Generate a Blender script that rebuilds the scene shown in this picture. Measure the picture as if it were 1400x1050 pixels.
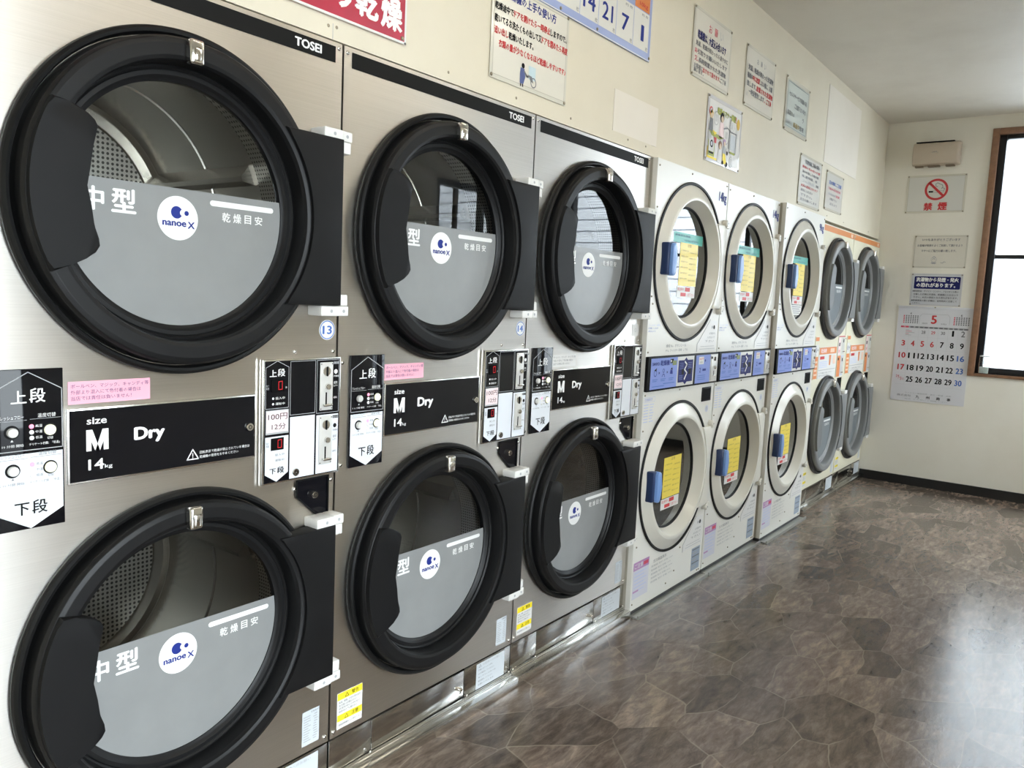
import bpy, bmesh, math, random
from mathutils import Vector, Matrix

for o in list(bpy.data.objects):
    bpy.data.objects.remove(o, do_unlink=True)
SC = bpy.context.scene
COL = SC.collection
random.seed(7)
PI = math.pi

# ------------------------------------------------------------------ camera, sky, sun, exposure
FARX, CEILZ, ROOMY, BACKX = 5.503, 2.805, -3.3, -2.7

def set_camera():
    f, yaw, pitch, roll = 1084.05, 0.6411, -0.1095, 0.0457
    cam = bpy.data.cameras.new('camera')
    cam.sensor_width = 36.0
    cam.lens = f / 1400.0 * 36.0
    cam.clip_start = 0.02
    ob = bpy.data.objects.new('camera', cam)
    COL.objects.link(ob)
    fwd = Vector((math.cos(yaw) * math.cos(pitch), math.sin(yaw) * math.cos(pitch), math.sin(pitch)))
    right = Vector((math.sin(yaw), -math.cos(yaw), 0))
    up = right.cross(fwd)
    r2 = math.cos(roll) * right + math.sin(roll) * up
    u2 = -math.sin(roll) * right + math.cos(roll) * up
    m = Matrix((r2, u2, -fwd)).transposed().to_4x4()
    m.translation = Vector((-1.3203, -1.5353, 1.3326))
    ob.matrix_world = m
    SC.camera = ob

set_camera()
w = bpy.data.worlds.new('world')
SC.world = w
w.use_nodes = True
wb = w.node_tree.nodes['Background']
wb.inputs[0].default_value = (0.88, 0.945, 1.0, 1)
wb.inputs[1].default_value = 9.0
sun = bpy.data.lights.new('sun', 'SUN')
sun.energy = 5.0
sun.angle = math.radians(3)
sun.color = (1.0, 0.96, 0.9)
so = bpy.data.objects.new('sun', sun)
COL.objects.link(so)
so.rotation_euler = Vector((0.60, -0.12, -0.79)).to_track_quat('-Z', 'Y').to_euler()

def portal(name, loc, rot, sx, sy):
    l = bpy.data.lights.new(name, 'AREA')
    l.shape = 'RECTANGLE'
    l.size, l.size_y = sx, sy
    l.cycles.is_portal = True
    o = bpy.data.objects.new(name, l)
    COL.objects.link(o)
    o.location = loc
    o.rotation_euler = rot

SC.view_settings.view_transform = 'Standard'
SC.view_settings.look = 'None'
SC.view_settings.gamma = 1.0
SC.view_settings.use_curve_mapping = False
SC.view_settings.exposure = 0.70
LAMP_POWER = 10.0

# ------------------------------------------------------------------ materials
def nt(name):
    m = bpy.data.materials.new(name)
    m.use_nodes = True
    n = m.node_tree.nodes
    return m, m.node_tree, n['Principled BSDF'], n['Material Output']

MATS = {}
def mat(name, col, rough=0.5, metal=0.0, coat=0.0, var=0.0, vscale=6.0, emit=0.0, spec=0.5):
    if name in MATS:
        return MATS[name]
    m, t, b, out = nt(name)
    c = (col[0], col[1], col[2], 1)
    b.inputs['Base Color'].default_value = c
    b.inputs['Roughness'].default_value = rough
    b.inputs['Metallic'].default_value = metal
    b.inputs['Specular IOR Level'].default_value = spec
    b.inputs['Coat Weight'].default_value = coat
    b.inputs['Coat Roughness'].default_value = 0.06
    if emit:
        b.inputs['Emission Color'].default_value = c
        b.inputs['Emission Strength'].default_value = emit
    if var:
        tc = t.nodes.new('ShaderNodeTexCoord')
        nz = t.nodes.new('ShaderNodeTexNoise')
        nz.inputs['Scale'].default_value = vscale
        nz.inputs['Detail'].default_value = 6
        t.links.new(tc.outputs['Object'], nz.inputs['Vector'])
        mr = t.nodes.new('ShaderNodeMapRange')
        mr.inputs['From Min'].default_value = 0.3
        mr.inputs['From Max'].default_value = 0.7
        mr.inputs['To Min'].default_value = 1 - var
        mr.inputs['To Max'].default_value = 1 + var * 0.4
        t.links.new(nz.outputs['Fac'], mr.inputs['Value'])
        mx = t.nodes.new('ShaderNodeMix')
        mx.data_type = 'RGBA'
        mx.blend_type = 'MULTIPLY'
        mx.inputs['Factor'].default_value = 1
        mx.inputs['A'].default_value = c
        t.links.new(mr.outputs['Result'], mx.inputs['B'])
        t.links.new(mx.outputs['Result'], b.inputs['Base Color'])
    MATS[name] = m
    return m

def srgb(r, g, b):
    f = lambda x: (x / 255.0 / 12.92) if x <= 10 else ((x / 255.0 + 0.055) / 1.055) ** 2.4
    return (f(r), f(g), f(b))

def node(t, kind, **kw):
    n = t.nodes.new(kind)
    for k, v in kw.items():
        setattr(n, k, v)
    return n

def math_node(t, op, a=None, b=None):
    n = node(t, 'ShaderNodeMath', operation=op)
    for i, x in enumerate((a, b)):
        if x is None:
            continue
        if isinstance(x, (int, float)):
            n.inputs[i].default_value = x
        else:
            t.links.new(x, n.inputs[i])
    return n.outputs[0]

def steel_mat(name, col, rough, aniso, spread=.08):
    m, t, b, out = nt(name)
    b.inputs['Metallic'].default_value = 1
    tc = node(t, 'ShaderNodeTexCoord')
    mp = node(t, 'ShaderNodeMapping')
    mp.inputs['Scale'].default_value = (2.0, 2.0, 420.0)     # brushed along the width
    t.links.new(tc.outputs['Object'], mp.inputs['Vector'])
    nz = node(t, 'ShaderNodeTexNoise')
    nz.inputs['Scale'].default_value = 1.0
    nz.inputs['Detail'].default_value = 4
    t.links.new(mp.outputs['Vector'], nz.inputs['Vector'])
    n2 = node(t, 'ShaderNodeTexNoise')                       # wiped, slightly dull patches
    n2.inputs['Scale'].default_value = 3.0
    n2.inputs['Detail'].default_value = 5
    t.links.new(tc.outputs['Object'], n2.inputs['Vector'])
    r = node(t, 'ShaderNodeMapRange')
    r.inputs['To Min'].default_value = rough - spread * .75
    r.inputs['To Max'].default_value = rough + spread * 1.25
    t.links.new(n2.outputs['Fac'], r.inputs['Value'])
    t.links.new(r.outputs['Result'], b.inputs['Roughness'])
    cr = node(t, 'ShaderNodeValToRGB')
    cr.color_ramp.elements[0].color = (col[0] * .96, col[1] * .96, col[2] * .955, 1)
    cr.color_ramp.elements[1].color = (col[0] * 1.03, col[1] * 1.03, col[2] * 1.03, 1)
    cr.color_ramp.elements[0].position = .35
    cr.color_ramp.elements[1].position = .65
    t.links.new(nz.outputs['Fac'], cr.inputs['Fac'])
    t.links.new(cr.outputs['Color'], b.inputs['Base Color'])
    if aniso:
        b.inputs['Anisotropic'].default_value = aniso
        b.inputs['Anisotropic Rotation'].default_value = .25     # highlights smear across the brushing, up and down
        tg = node(t, 'ShaderNodeTangent', direction_type='RADIAL', axis='Z')
        t.links.new(tg.outputs['Tangent'], b.inputs['Tangent'])
    MATS[name] = m
    return m

def glass_mat(name, tint, ior=1.5, rough=0.0, gain=1.5):
    m, t, b, out = nt(name)
    t.nodes.remove(b)
    tr = node(t, 'ShaderNodeBsdfTransparent')
    tr.inputs['Color'].default_value = (*tint, 1)
    gl = node(t, 'ShaderNodeBsdfGlossy')
    gl.inputs['Roughness'].default_value = rough
    fr = node(t, 'ShaderNodeFresnel')
    fr.inputs['IOR'].default_value = ior
    k = math_node(t, 'MULTIPLY', fr.outputs[0], gain)
    k = math_node(t, 'MINIMUM', k, 1.0)
    mx = node(t, 'ShaderNodeMixShader')
    t.links.new(k, mx.inputs[0])
    t.links.new(tr.outputs[0], mx.inputs[1])
    t.links.new(gl.outputs[0], mx.inputs[2])
    t.links.new(mx.outputs[0], out.inputs['Surface'])
    MATS[name] = m
    return m

def perforated_mat(name, ax, ay, pitch, hole):
    """steel sheet punched with rows of round holes; ax, ay: the two object axes of the sheet"""
    m, t, b, out = nt(name)
    tc = node(t, 'ShaderNodeTexCoord')
    sp = node(t, 'ShaderNodeSeparateXYZ')
    t.links.new(tc.outputs['Object'], sp.inputs[0])
    def cell(o):
        x = math_node(t, 'DIVIDE', sp.outputs[o], pitch)
        x = math_node(t, 'FRACT', math_node(t, 'ADD', x, 100.0))
        x = math_node(t, 'SUBTRACT', x, 0.5)
        return math_node(t, 'MULTIPLY', x, x)
    d = math_node(t, 'SQRT', math_node(t, 'ADD', cell(ax), cell(ay)))
    h = math_node(t, 'LESS_THAN', d, hole)
    mx = node(t, 'ShaderNodeMix', data_type='RGBA')
    mx.inputs['A'].default_value = (.5, .49, .46, 1)
    mx.inputs['B'].default_value = (.006, .006, .006, 1)
    t.links.new(h, mx.inputs['Factor'])
    t.links.new(mx.outputs['Result'], b.inputs['Base Color'])
    inv = math_node(t, 'SUBTRACT', 1.0, h)
    t.links.new(inv, b.inputs['Metallic'])
    b.inputs['Roughness'].default_value = .38
    MATS[name] = m
    return m

def floor_mat():
    m, t, b, out = nt('flagstone_vinyl')
    tc = node(t, 'ShaderNodeTexCoord')
    nz = node(t, 'ShaderNodeTexNoise')
    nz.inputs['Scale'].default_value = 2.6
    nz.inputs['Detail'].default_value = 3
    t.links.new(tc.outputs['Object'], nz.inputs['Vector'])
    mixv = node(t, 'ShaderNodeMix', data_type='RGBA')
    mixv.blend_type = 'LINEAR_LIGHT'
    mixv.inputs['Factor'].default_value = .055
    t.links.new(tc.outputs['Object'], mixv.inputs['A'])
    t.links.new(nz.outputs['Color'], mixv.inputs['B'])
    mp = node(t, 'ShaderNodeMapping')
    mp.inputs['Scale'].default_value = (4.0, 6.3, 1)
    mp.inputs['Rotation'].default_value = (0, 0, .5)
    t.links.new(mixv.outputs['Result'], mp.inputs['Vector'])
    v1 = node(t, 'ShaderNodeTexVoronoi', feature='DISTANCE_TO_EDGE', voronoi_dimensions='2D')
    v1.inputs['Scale'].default_value = 1.0
    v2 = node(t, 'ShaderNodeTexVoronoi', feature='F1', voronoi_dimensions='2D')
    v2.inputs['Scale'].default_value = 1.0
    for v in (v1, v2):
        t.links.new(mp.outputs['Vector'], v.inputs['Vector'])
    sepc = node(t, 'ShaderNodeSeparateColor')
    t.links.new(v2.outputs['Color'], sepc.inputs[0])
    # veins inside each stone: stretched noise, each stone turned its own way
    addv = node(t, 'ShaderNodeVectorMath', operation='MULTIPLY_ADD')
    addv.inputs[1].default_value = (3, 3, 3)
    t.links.new(v2.outputs['Color'], addv.inputs[0])
    t.links.new(tc.outputs['Object'], addv.inputs[2])
    mp2 = node(t, 'ShaderNodeMapping')
    mp2.inputs['Scale'].default_value = (3.4, 12.0, 1)
    mp2.inputs['Rotation'].default_value = (0, 0, .9)
    t.links.new(addv.outputs[0], mp2.inputs['Vector'])
    n2 = node(t, 'ShaderNodeTexNoise')
    n2.inputs['Scale'].default_value = 2.6
    n2.inputs['Detail'].default_value = 9
    n2.inputs['Roughness'].default_value = .70
    n2.inputs['Distortion'].default_value = .35
    t.links.new(mp2.outputs['Vector'], n2.inputs['Vector'])
    cr = node(t, 'ShaderNodeValToRGB')
    e = cr.color_ramp.elements
    e[0].position, e[0].color = .31, (.072, .052, .041, 1)
    e[1].position, e[1].color = .76, (.34, .262, .205, 1)
    x = cr.color_ramp.elements.new(.5)
    x.color = (.158, .119, .095, 1)
    t.links.new(n2.outputs['Fac'], cr.inputs['Fac'])
    tone = node(t, 'ShaderNodeMapRange')
    tone.inputs['To Min'].default_value = .64
    tone.inputs['To Max'].default_value = 1.4
    t.links.new(sepc.outputs[0], tone.inputs['Value'])
    mt = node(t, 'ShaderNodeMix', data_type='RGBA')
    mt.blend_type = 'MULTIPLY'
    mt.inputs['Factor'].default_value = 1
    t.links.new(cr.outputs['Color'], mt.inputs['A'])
    t.links.new(tone.outputs['Result'], mt.inputs['B'])
    # pale joints, broken up
    nj = node(t, 'ShaderNodeTexNoise')
    nj.inputs['Scale'].default_value = 5
    t.links.new(tc.outputs['Object'], nj.inputs['Vector'])
    jr = node(t, 'ShaderNodeMapRange')
    jr.inputs['From Min'].default_value = .004
    jr.inputs['From Max'].default_value = .017
    jr.inputs['To Min'].default_value = 1
    jr.inputs['To Max'].default_value = 0
    t.links.new(v1.outputs['Distance'], jr.inputs['Value'])
    js = node(t, 'ShaderNodeMapRange')
    js.inputs['From Min'].default_value = .35
    js.inputs['From Max'].default_value = .6
    js.inputs['To Max'].default_value = .75
    t.links.new(nj.outputs['Fac'], js.inputs['Value'])
    jf = math_node(t, 'MULTIPLY', jr.outputs['Result'], js.outputs['Result'])
    mj = node(t, 'ShaderNodeMix', data_type='RGBA')
    mj.inputs['B'].default_value = (.33, .27, .21, 1)
    t.links.new(jf, mj.inputs['Factor'])
    t.links.new(mt.outputs['Result'], mj.inputs['A'])
    t.links.new(mj.outputs['Result'], b.inputs['Base Color'])
    b.inputs['Roughness'].default_value = .33
    b.inputs['Specular IOR Level'].default_value = .55
    rr = node(t, 'ShaderNodeMapRange')
    rr.inputs['To Min'].default_value = .10
    rr.inputs['To Max'].default_value = .30
    t.links.new(n2.outputs['Fac'], rr.inputs['Value'])
    t.links.new(rr.outputs['Result'], b.inputs['Roughness'])
    n3 = node(t, 'ShaderNodeTexNoise')
    n3.inputs['Scale'].default_value = 130
    n3.inputs['Detail'].default_value = 4
    t.links.new(tc.outputs['Object'], n3.inputs['Vector'])
    hh = math_node(t, 'ADD', math_node(t, 'MULTIPLY', n2.outputs['Fac'], .35), math_node(t, 'MULTIPLY', n3.outputs['Fac'], .22))
    bp = node(t, 'ShaderNodeBump')
    bp.inputs['Strength'].default_value = .22
    bp.inputs['Distance'].default_value = .006
    t.links.new(hh, bp.inputs['Height'])
    t.links.new(bp.outputs['Normal'], b.inputs['Normal'])
    return m

def plaster_mat(name, col, stain, amount, bump, scale=1.3):
    m, t, b, out = nt(name)
    tc = node(t, 'ShaderNodeTexCoord')
    nz = node(t, 'ShaderNodeTexNoise')
    nz.inputs['Scale'].default_value = scale
    nz.inputs['Detail'].default_value = 6
    nz.inputs['Roughness'].default_value = .6
    t.links.new(tc.outputs['Object'], nz.inputs['Vector'])
    mr = node(t, 'ShaderNodeMapRange')
    mr.inputs['From Min'].default_value = .45
    mr.inputs['From Max'].default_value = .75
    mr.inputs['To Max'].default_value = amount
    t.links.new(nz.outputs['Fac'], mr.inputs['Value'])
    mx = node(t, 'ShaderNodeMix', data_type='RGBA')
    mx.inputs['A'].default_value = (*col, 1)
    mx.inputs['B'].default_value = (*stain, 1)
    t.links.new(mr.outputs['Result'], mx.inputs['Factor'])
    t.links.new(mx.outputs['Result'], b.inputs['Base Color'])
    b.inputs['Roughness'].default_value = .55
    n2 = node(t, 'ShaderNodeTexNoise')
    n2.inputs['Scale'].default_value = 160
    t.links.new(tc.outputs['Object'], n2.inputs['Vector'])
    bp = node(t, 'ShaderNodeBump')
    bp.inputs['Strength'].default_value = bump
    bp.inputs['Distance'].default_value = .002
    t.links.new(n2.outputs['Fac'], bp.inputs['Height'])
    t.links.new(bp.outputs['Normal'], b.inputs['Normal'])
    MATS[name] = m
    return m

STEEL = steel_mat('brushed_steel', (.72, .69, .65), .34, .85)
KICK = steel_mat('kick_steel', (.54, .53, .51), .13, 0, .02)
BRIGHT = steel_mat('bright_steel', (.72, .71, .68), .16, 0)
DRUMST = steel_mat('drum_steel', (.70, .67, .62), .22, 0)
PERF = perforated_mat('perforated_steel', 0, 2, .0125, .30)
PERF_SIDE = perforated_mat('perforated_rim', 1, 2, .009, .26)
CHROME = mat('chrome', (.78, .76, .72), .12, 1)
BLACK = mat('black_plastic', (.008, .008, .0085), .42, var=.2, vscale=9, spec=.26)
RUBBER = mat('black_rubber', (.006, .006, .006), .5, spec=.25)
PLATE = mat('charcoal_plate', (.0075, .0075, .008), .5, var=.15, vscale=12, spec=.2)
ACRYL = mat('black_acrylic', (.005, .005, .007), .05, spec=.3)
PRBLACK = mat('black_print', (.008, .008, .008), .5, spec=.12)
VOID = mat('dark_recess', (.004, .004, .004), .8, spec=.1)
WHITE = mat('white_print', (.86, .86, .85), .4)
PAPER = mat('white_paper', (.80, .79, .77), .45, coat=.25)
PANELW = mat('white_panel', (.78, .81, .86), .25, coat=.4)
NYLON = mat('white_nylon', (.80, .79, .76), .45)
GREYFILM = mat('grey_film', (.265, .272, .272), .32, coat=.15, var=.06, vscale=14)
DGREYFILM = mat('slate_film', (.20, .225, .24), .32, coat=.15)
NAVY = mat('navy_print', (.020, .036, .24), .5, spec=.2)
BLUE = mat('blue_print', (.05, .15, .50), .4)
RED = mat('red_print', (.62, .035, .04), .45)
PINKRED = mat('rose_print', (.68, .07, .13), .45)
PINK = mat('pink_paper', srgb(246, 178, 196), .5, coat=.2)
PALEPINK = mat('pale_pink_paper', srgb(248, 224, 226), .5)
YELLOW = mat('yellow_print', srgb(250, 226, 50), .45)
LABELGREY = mat('pale_label', (.62, .66, .70), .4)
TXGREY = mat('grey_print', (.18, .185, .20), .5)
LTGREY = mat('light_grey_print', (.42, .43, .44), .5)
LED_RED = mat('red_led', (.45, .008, .015), .4, emit=.35)
LED_PINK = mat('pink_led', (.95, .25, .40), .4, emit=.8)
BTN_YEL = mat('lit_button', (.93, .93, .70), .3, emit=.25)
BANNER = mat('red_banner', (.50, .022, .055), .4, coat=.3, var=.1, vscale=20)
ENAMEL = mat('white_enamel', (.80, .785, .73), .32, coat=.12, var=.03, vscale=2)
ENAMEL_DOOR = mat('ivory_door', (.80, .775, .695), .30, coat=.2)
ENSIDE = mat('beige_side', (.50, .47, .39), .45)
CREAM = mat('cream_enamel', (.83, .79, .62), .35, coat=.3)
GRPLATE = mat('grey_plastic', (.19, .20, .205), .4, var=.08, vscale=8)
GRRING = mat('mid_grey_plastic', (.23, .235, .235), .38)
GRDARK = mat('dark_grey_plastic', (.030, .030, .031), .45, spec=.35)
ORANGE = mat('orange_print', srgb(226, 138, 78), .45)
ORANGE2 = mat('orange_stripe', srgb(222, 140, 78), .4)
PERI = mat('periwinkle_print', (.235, .31, .69), .45, spec=.25)
PERI_L = mat('pale_blue_print', (.50, .58, .84), .4)
BDNAVY = mat('dark_navy_print', (.018, .021, .13), .5, spec=.15)
SILVER = mat('silver_panel', (.66, .65, .62), .35, .2)
KNOBM = mat('silver_knob', (.78, .78, .76), .3, .25)
HBLUE = mat('blue_handle', (.22, .39, .78), .32, coat=.3)
HNAVY = mat('navy_block', (.022, .045, .13), .4)
GREENP = mat('teal_print', (.035, .42, .34), .4, coat=.2)
YPAPER = mat('yellow_paper', srgb(247, 222, 84), .45, coat=.3)
PURPLE = mat('mauve_print', (.50, .28, .52), .5)
GLASS = glass_mat('door_glass', (.92, .93, .91))
GLASS_DARK = glass_mat('smoked_door_glass', (.62, .65, .65), gain=2.2)
WINGLASS = glass_mat('window_glass', (.93, .96, .96))
CLEAR = glass_mat('clear_plastic', (.90, .92, .91), 1.45, .05)
FOOT = mat('galvanised_foot', (.42, .42, .39), .42, .7)
WOOD = mat('brown_wood_trim', (.30, .155, .085), .35, coat=.3, var=.2, vscale=30)
ALU = mat('black_aluminium', (.012, .013, .016), .35, .3)
BEIGE = mat('beige_plastic', (.56, .47, .37), .45)
NOTICE = mat('laminated_cream_paper', (.78, .745, .65), .2, coat=.15)
NOTICE2 = mat('laminated_white_paper', (.76, .75, .70), .22, coat=.15)
NOTICE_BL = mat('laminated_blue_paper', (.68, .74, .70), .22, coat=.15)
LAMIN = mat('laminate_edge', (.72, .69, .59), .16, coat=.2)
CALPAPER = mat('calendar_paper', (.74, .74, .77), .5)
BOARDW = mat('board_white', (.78, .77, .72), .3, coat=.2)
BOARDB = mat('board_blue', (.36, .43, .70), .35)
PINM = mat('pin_metal', (.35, .30, .22), .35, .8)

# ------------------------------------------------------------------ text to faces
_TX = {}
_font_ob = None
def glyphs(s, bold):
    """(verts, faces, width) of a line of text, em height 1, baseline at 0, starting at 0"""
    key = (s, bold)
    if key in _TX:
        return _TX[key]
    c = bpy.data.curves.new('tmp', 'FONT')
    c.body = s
    c.resolution_u = 3 if len(s) < 9 else 1
    c.fill_mode = 'FRONT'
    o = bpy.data.objects.new('tmp', c)
    COL.objects.link(o)
    dg = bpy.context.evaluated_depsgraph_get()
    me = o.evaluated_get(dg).to_mesh()
    vs = [(v.co.x, v.co.y, 0.0) for v in me.vertices]
    fs = [tuple(p.vertices) for p in me.polygons]
    bpy.data.objects.remove(o, do_unlink=True)
    bpy.data.curves.remove(c)
    if not vs:
        vs = [(0, 0, 0.0)]
    if bold > .012:                                          # heavier strokes: the same outline drawn again a little to each side
        n0, base, bf = len(vs), list(vs), list(fs)
        for j, (dx, dy) in enumerate(((bold, 0), (-bold, 0), (0, bold * .7), (0, -bold * .7))):
            k = len(vs)
            vs += [(x + dx, y + dy, .00008 * (j + 1)) for x, y, q in base]
            fs += [tuple(k + i for i in f) for f in bf]
    x0, x1 = min(v[0] for v in vs), max(v[0] for v in vs)
    y0, y1 = min(v[1] for v in vs), max(v[1] for v in vs)
    _TX[key] = (vs, fs, (x0, x1, y0, y1))
    return _TX[key]

# ------------------------------------------------------------------ builder: everything in panel coordinates u (right), v (up), w (out)
class B:
    def __init__(self):
        self.V, self.F, self.M, self.mats = [], [], [], []
    def mi(self, m):
        if m not in self.mats:
            self.mats.append(m)
        return self.mats.index(m)
    def add(self, verts, faces, m):
        k = len(self.V)
        i = self.mi(m)
        self.V += verts
        for f in faces:
            self.F.append(tuple(k + x for x in f))
            self.M.append(i)
        return self
    def add_bm(self, bm, m):
        bm.verts.index_update()
        self.add([tuple(v.co) for v in bm.verts], [tuple(v.index for v in f.verts) for f in bm.faces], m)
        bm.free()
        return self
    def box(self, u0, u1, v0, v1, w0, w1, m, bev=0.0, seg=2):
        bm = bmesh.new()
        r = bmesh.ops.create_cube(bm, size=1)
        for v in r['verts']:
            v.co = Vector((u0 + (v.co.x + .5) * (u1 - u0), v0 + (v.co.y + .5) * (v1 - v0), w0 + (v.co.z + .5) * (w1 - w0)))
        if bev:
            bmesh.ops.bevel(bm, geom=list(bm.edges), offset=bev, segments=seg, affect='EDGES', profile=.5)
        return self.add_bm(bm, m)
    def poly(self, pts, w0, w1, m, bev=0.0):
        bm = bmesh.new()
        a = [bm.verts.new((p[0], p[1], w0)) for p in pts]
        b = [bm.verts.new((p[0], p[1], w1)) for p in pts]
        n = len(pts)
        top = bm.faces.new(b)
        bm.faces.new(a[::-1])
        for i in range(n):
            bm.faces.new((a[i], a[(i + 1) % n], b[(i + 1) % n], b[i]))
        if bev:
            bmesh.ops.bevel(bm, geom=[e for e in top.edges], offset=bev, segments=2, affect='EDGES', profile=.5)
        bmesh.ops.triangulate(bm, faces=[f for f in bm.faces if len(f.verts) > 4])
        return self.add_bm(bm, m)
    def flat(self, pts, w, m):
        bm = bmesh.new()
        f = bm.faces.new([bm.verts.new((p[0], p[1], w)) for p in pts])
        if len(pts) > 4:
            bmesh.ops.triangulate(bm, faces=[f])
        return self.add_bm(bm, m)
    def rect(self, u0, u1, v0, v1, w, m):
        return self.add([(u0, v0, w), (u1, v0, w), (u1, v1, w), (u0, v1, w)], [(0, 1, 2, 3)], m)
    def outline(self, pts, w, t, m, closed=True):
        n = len(pts)
        for i in range(n if closed else n - 1):
            self.stroke(pts[i], pts[(i + 1) % n], w, t, m)
        return self
    def stroke(self, p, q, w, t, m):
        d = Vector((q[0] - p[0], q[1] - p[1]))
        if d.length < 1e-6:
            return self
        nn = Vector((-d.y, d.x)).normalized() * t / 2
        e = d.normalized() * t / 2
        return self.add([(p[0] - e.x + nn.x, p[1] - e.y + nn.y, w), (p[0] - e.x - nn.x, p[1] - e.y - nn.y, w),
                         (q[0] + e.x - nn.x, q[1] + e.y - nn.y, w), (q[0] + e.x + nn.x, q[1] + e.y + nn.y, w)], [(0, 1, 2, 3)], m)
    def path(self, pts, w, t, m):
        return self.outline(pts, w, t, m, closed=False)
    def lathe(self, cu, cv, prof, m, seg=96, closed=False, sv=1.0):
        full = []
        for i, p in enumerate(prof):                             # hold the flats flat: a support loop beside each corner of a long run
            full.append(p)
            q = prof[(i + 1) % len(prof)]
            d = math.hypot(q[0] - p[0], q[1] - p[1])
            if d > .007 and (closed or i + 1 < len(prof)):
                t = .0016 / d
                full.append((p[0] + (q[0] - p[0]) * t, p[1] + (q[1] - p[1]) * t))
                full.append((q[0] + (p[0] - q[0]) * t, q[1] + (p[1] - q[1]) * t))
        prof = full
        n = len(prof)
        vs = []
        for k in range(seg):
            a = 2 * PI * k / seg
            for r, w_ in prof:
                vs.append((cu + r * math.cos(a), cv + r * math.sin(a) * sv, w_))
        fs = []
        for k in range(seg):
            k2 = (k + 1) % seg
            for i in range(n if closed else n - 1):
                j = (i + 1) % n
                fs.append((k * n + i, k2 * n + i, k2 * n + j, k * n + j))
        return self.add(vs, fs, m)
    def disc(self, cu, cv, r, w, m, seg=48, sv=1.0):
        return self.flat([(cu + r * math.cos(2 * PI * k / seg), cv + sv * r * math.sin(2 * PI * k / seg)) for k in range(seg)], w, m)
    def ring(self, cu, cv, r0, r1, w, m, seg=48):
        return self.lathe(cu, cv, [(r0, w), (r1, w)], m, seg)
    def knob(self, cu, cv, r, w0, w1, m, seg=24, bev=.25):
        h = (w1 - w0) * bev
        self.lathe(cu, cv, [(r, w0), (r, w1 - h), (r - h * .7, w1), (r * .01, w1)], m, seg)
        return self
    def dome(self, cu, cv, r, w0, h, m, seg=16):
        return self.lathe(cu, cv, [(r, w0), (r * .95, w0 + h * .45), (r * .7, w0 + h * .8), (r * .35, w0 + h), (r * .01, w0 + h)], m, seg)
    def fit(self, s, u0, v0, u1, v1, w, m, bold=0.0):
        vs, fs, (x0, x1, y0, y1) = glyphs(s, bold)
        sx = (u1 - u0) / max(x1 - x0, 1e-4)
        sy = (v1 - v0) / max(y1 - y0, 1e-4)
        return self.add([(u0 + (x - x0) * sx, v0 + (y - y0) * sy, w + q) for x, y, q in vs], fs, m)
    def text(self, s, u, v, h, w, m, bold=0.0, align='l', sx=1.0):
        """em height h, baseline v"""
        vs, fs, (x0, x1, y0, y1) = glyphs(s, bold)
        off = {'l': 0, 'c': -(x0 + x1) / 2, 'r': -x1}[align]
        return self.add([(u + (x + off) * h * sx, v + y * h, w + q) for x, y, q in vs], fs, m)
    def line(self, parts, u0, u1, v0, v1, w, bold=0.02):
        bold = bold + .02
        """coloured runs of text filling u0..u1, each em box filling v0..v1"""
        tot, data = 0, []
        for s, m in parts:
            vs, fs, bb = glyphs(s, bold)
            data.append((vs, fs, bb, m))
            tot += bb[1] - bb[0] + .06
        sx = (u1 - u0) / tot
        sy = (v1 - v0) / .95
        x = u0
        for vs, fs, bb, m in data:
            self.add([(x + (p - bb[0]) * sx, v0 + (q + .1) * sy, w + z) for p, q, z in vs], fs, m)
            x += (bb[1] - bb[0] + .06) * sx
        return self
    def tube(self, pts, r, m, seg=10):
        P = [Vector(p) for p in pts]
        vs, fs = [], []
        for i, p in enumerate(P):
            d = (P[min(i + 1, len(P) - 1)] - P[max(i - 1, 0)]).normalized()
            a = d.cross(Vector((.31, .77, .55))).normalized()
            b = d.cross(a)
            for k in range(seg):
                an = 2 * PI * k / seg
                q = p + (a * math.cos(an) + b * math.sin(an)) * r
                vs.append(tuple(q))
        for i in range(len(P) - 1):
            for k in range(seg):
                k2 = (k + 1) % seg
                fs.append((i * seg + k, i * seg + k2, (i + 1) * seg + k2, (i + 1) * seg + k))
        return self.add(vs, fs, m)
    def plate_holes(self, u0, u1, v0, v1, w, holes, m, seg=96):
        bm = bmesh.new()
        edges = []
        def loop(pts):
            vv = [bm.verts.new((p[0], p[1], w)) for p in pts]
            for i in range(len(vv)):
                edges.append(bm.edges.new((vv[i], vv[(i + 1) % len(vv)])))
        loop([(u0, v0), (u1, v0), (u1, v1), (u0, v1)])
        for cu, cv, r in holes:
            loop([(cu + r * math.cos(2 * PI * k / seg), cv + r * math.sin(2 * PI * k / seg)) for k in range(seg)])
        bmesh.ops.triangle_fill(bm, use_beauty=True, use_dissolve=False, edges=edges, normal=(0, 0, 1))
        return self.add_bm(bm, m)
    def done(self, name, parent=None, label=None, smooth=True):
        me = bpy.data.meshes.new(name)
        me.from_pydata([(u, -w_, v) for u, v, w_ in self.V], [], self.F)
        for m in self.mats:
            me.materials.append(m)
        me.polygons.foreach_set('material_index', self.M)
        me.validate()
        if smooth:
            me.polygons.foreach_set('use_smooth', [True] * len(me.polygons))
            me.set_sharp_from_angle(angle=math.radians(38))
        me.update()
        o = bpy.data.objects.new(name, me)
        COL.objects.link(o)
        if parent:
            o.parent = parent
        if label:
            o['label'] = label
        return o

def thing(name, label, cat, loc=(0, 0, 0), rz=0.0, group=None):
    o = bpy.data.objects.new(name, None)
    o.empty_display_size = .1
    COL.objects.link(o)
    o.location = loc
    o.rotation_euler = (0, 0, rz)
    o['label'] = label
    o['category'] = cat
    if group:
        o['group'] = group
    return o

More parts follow.
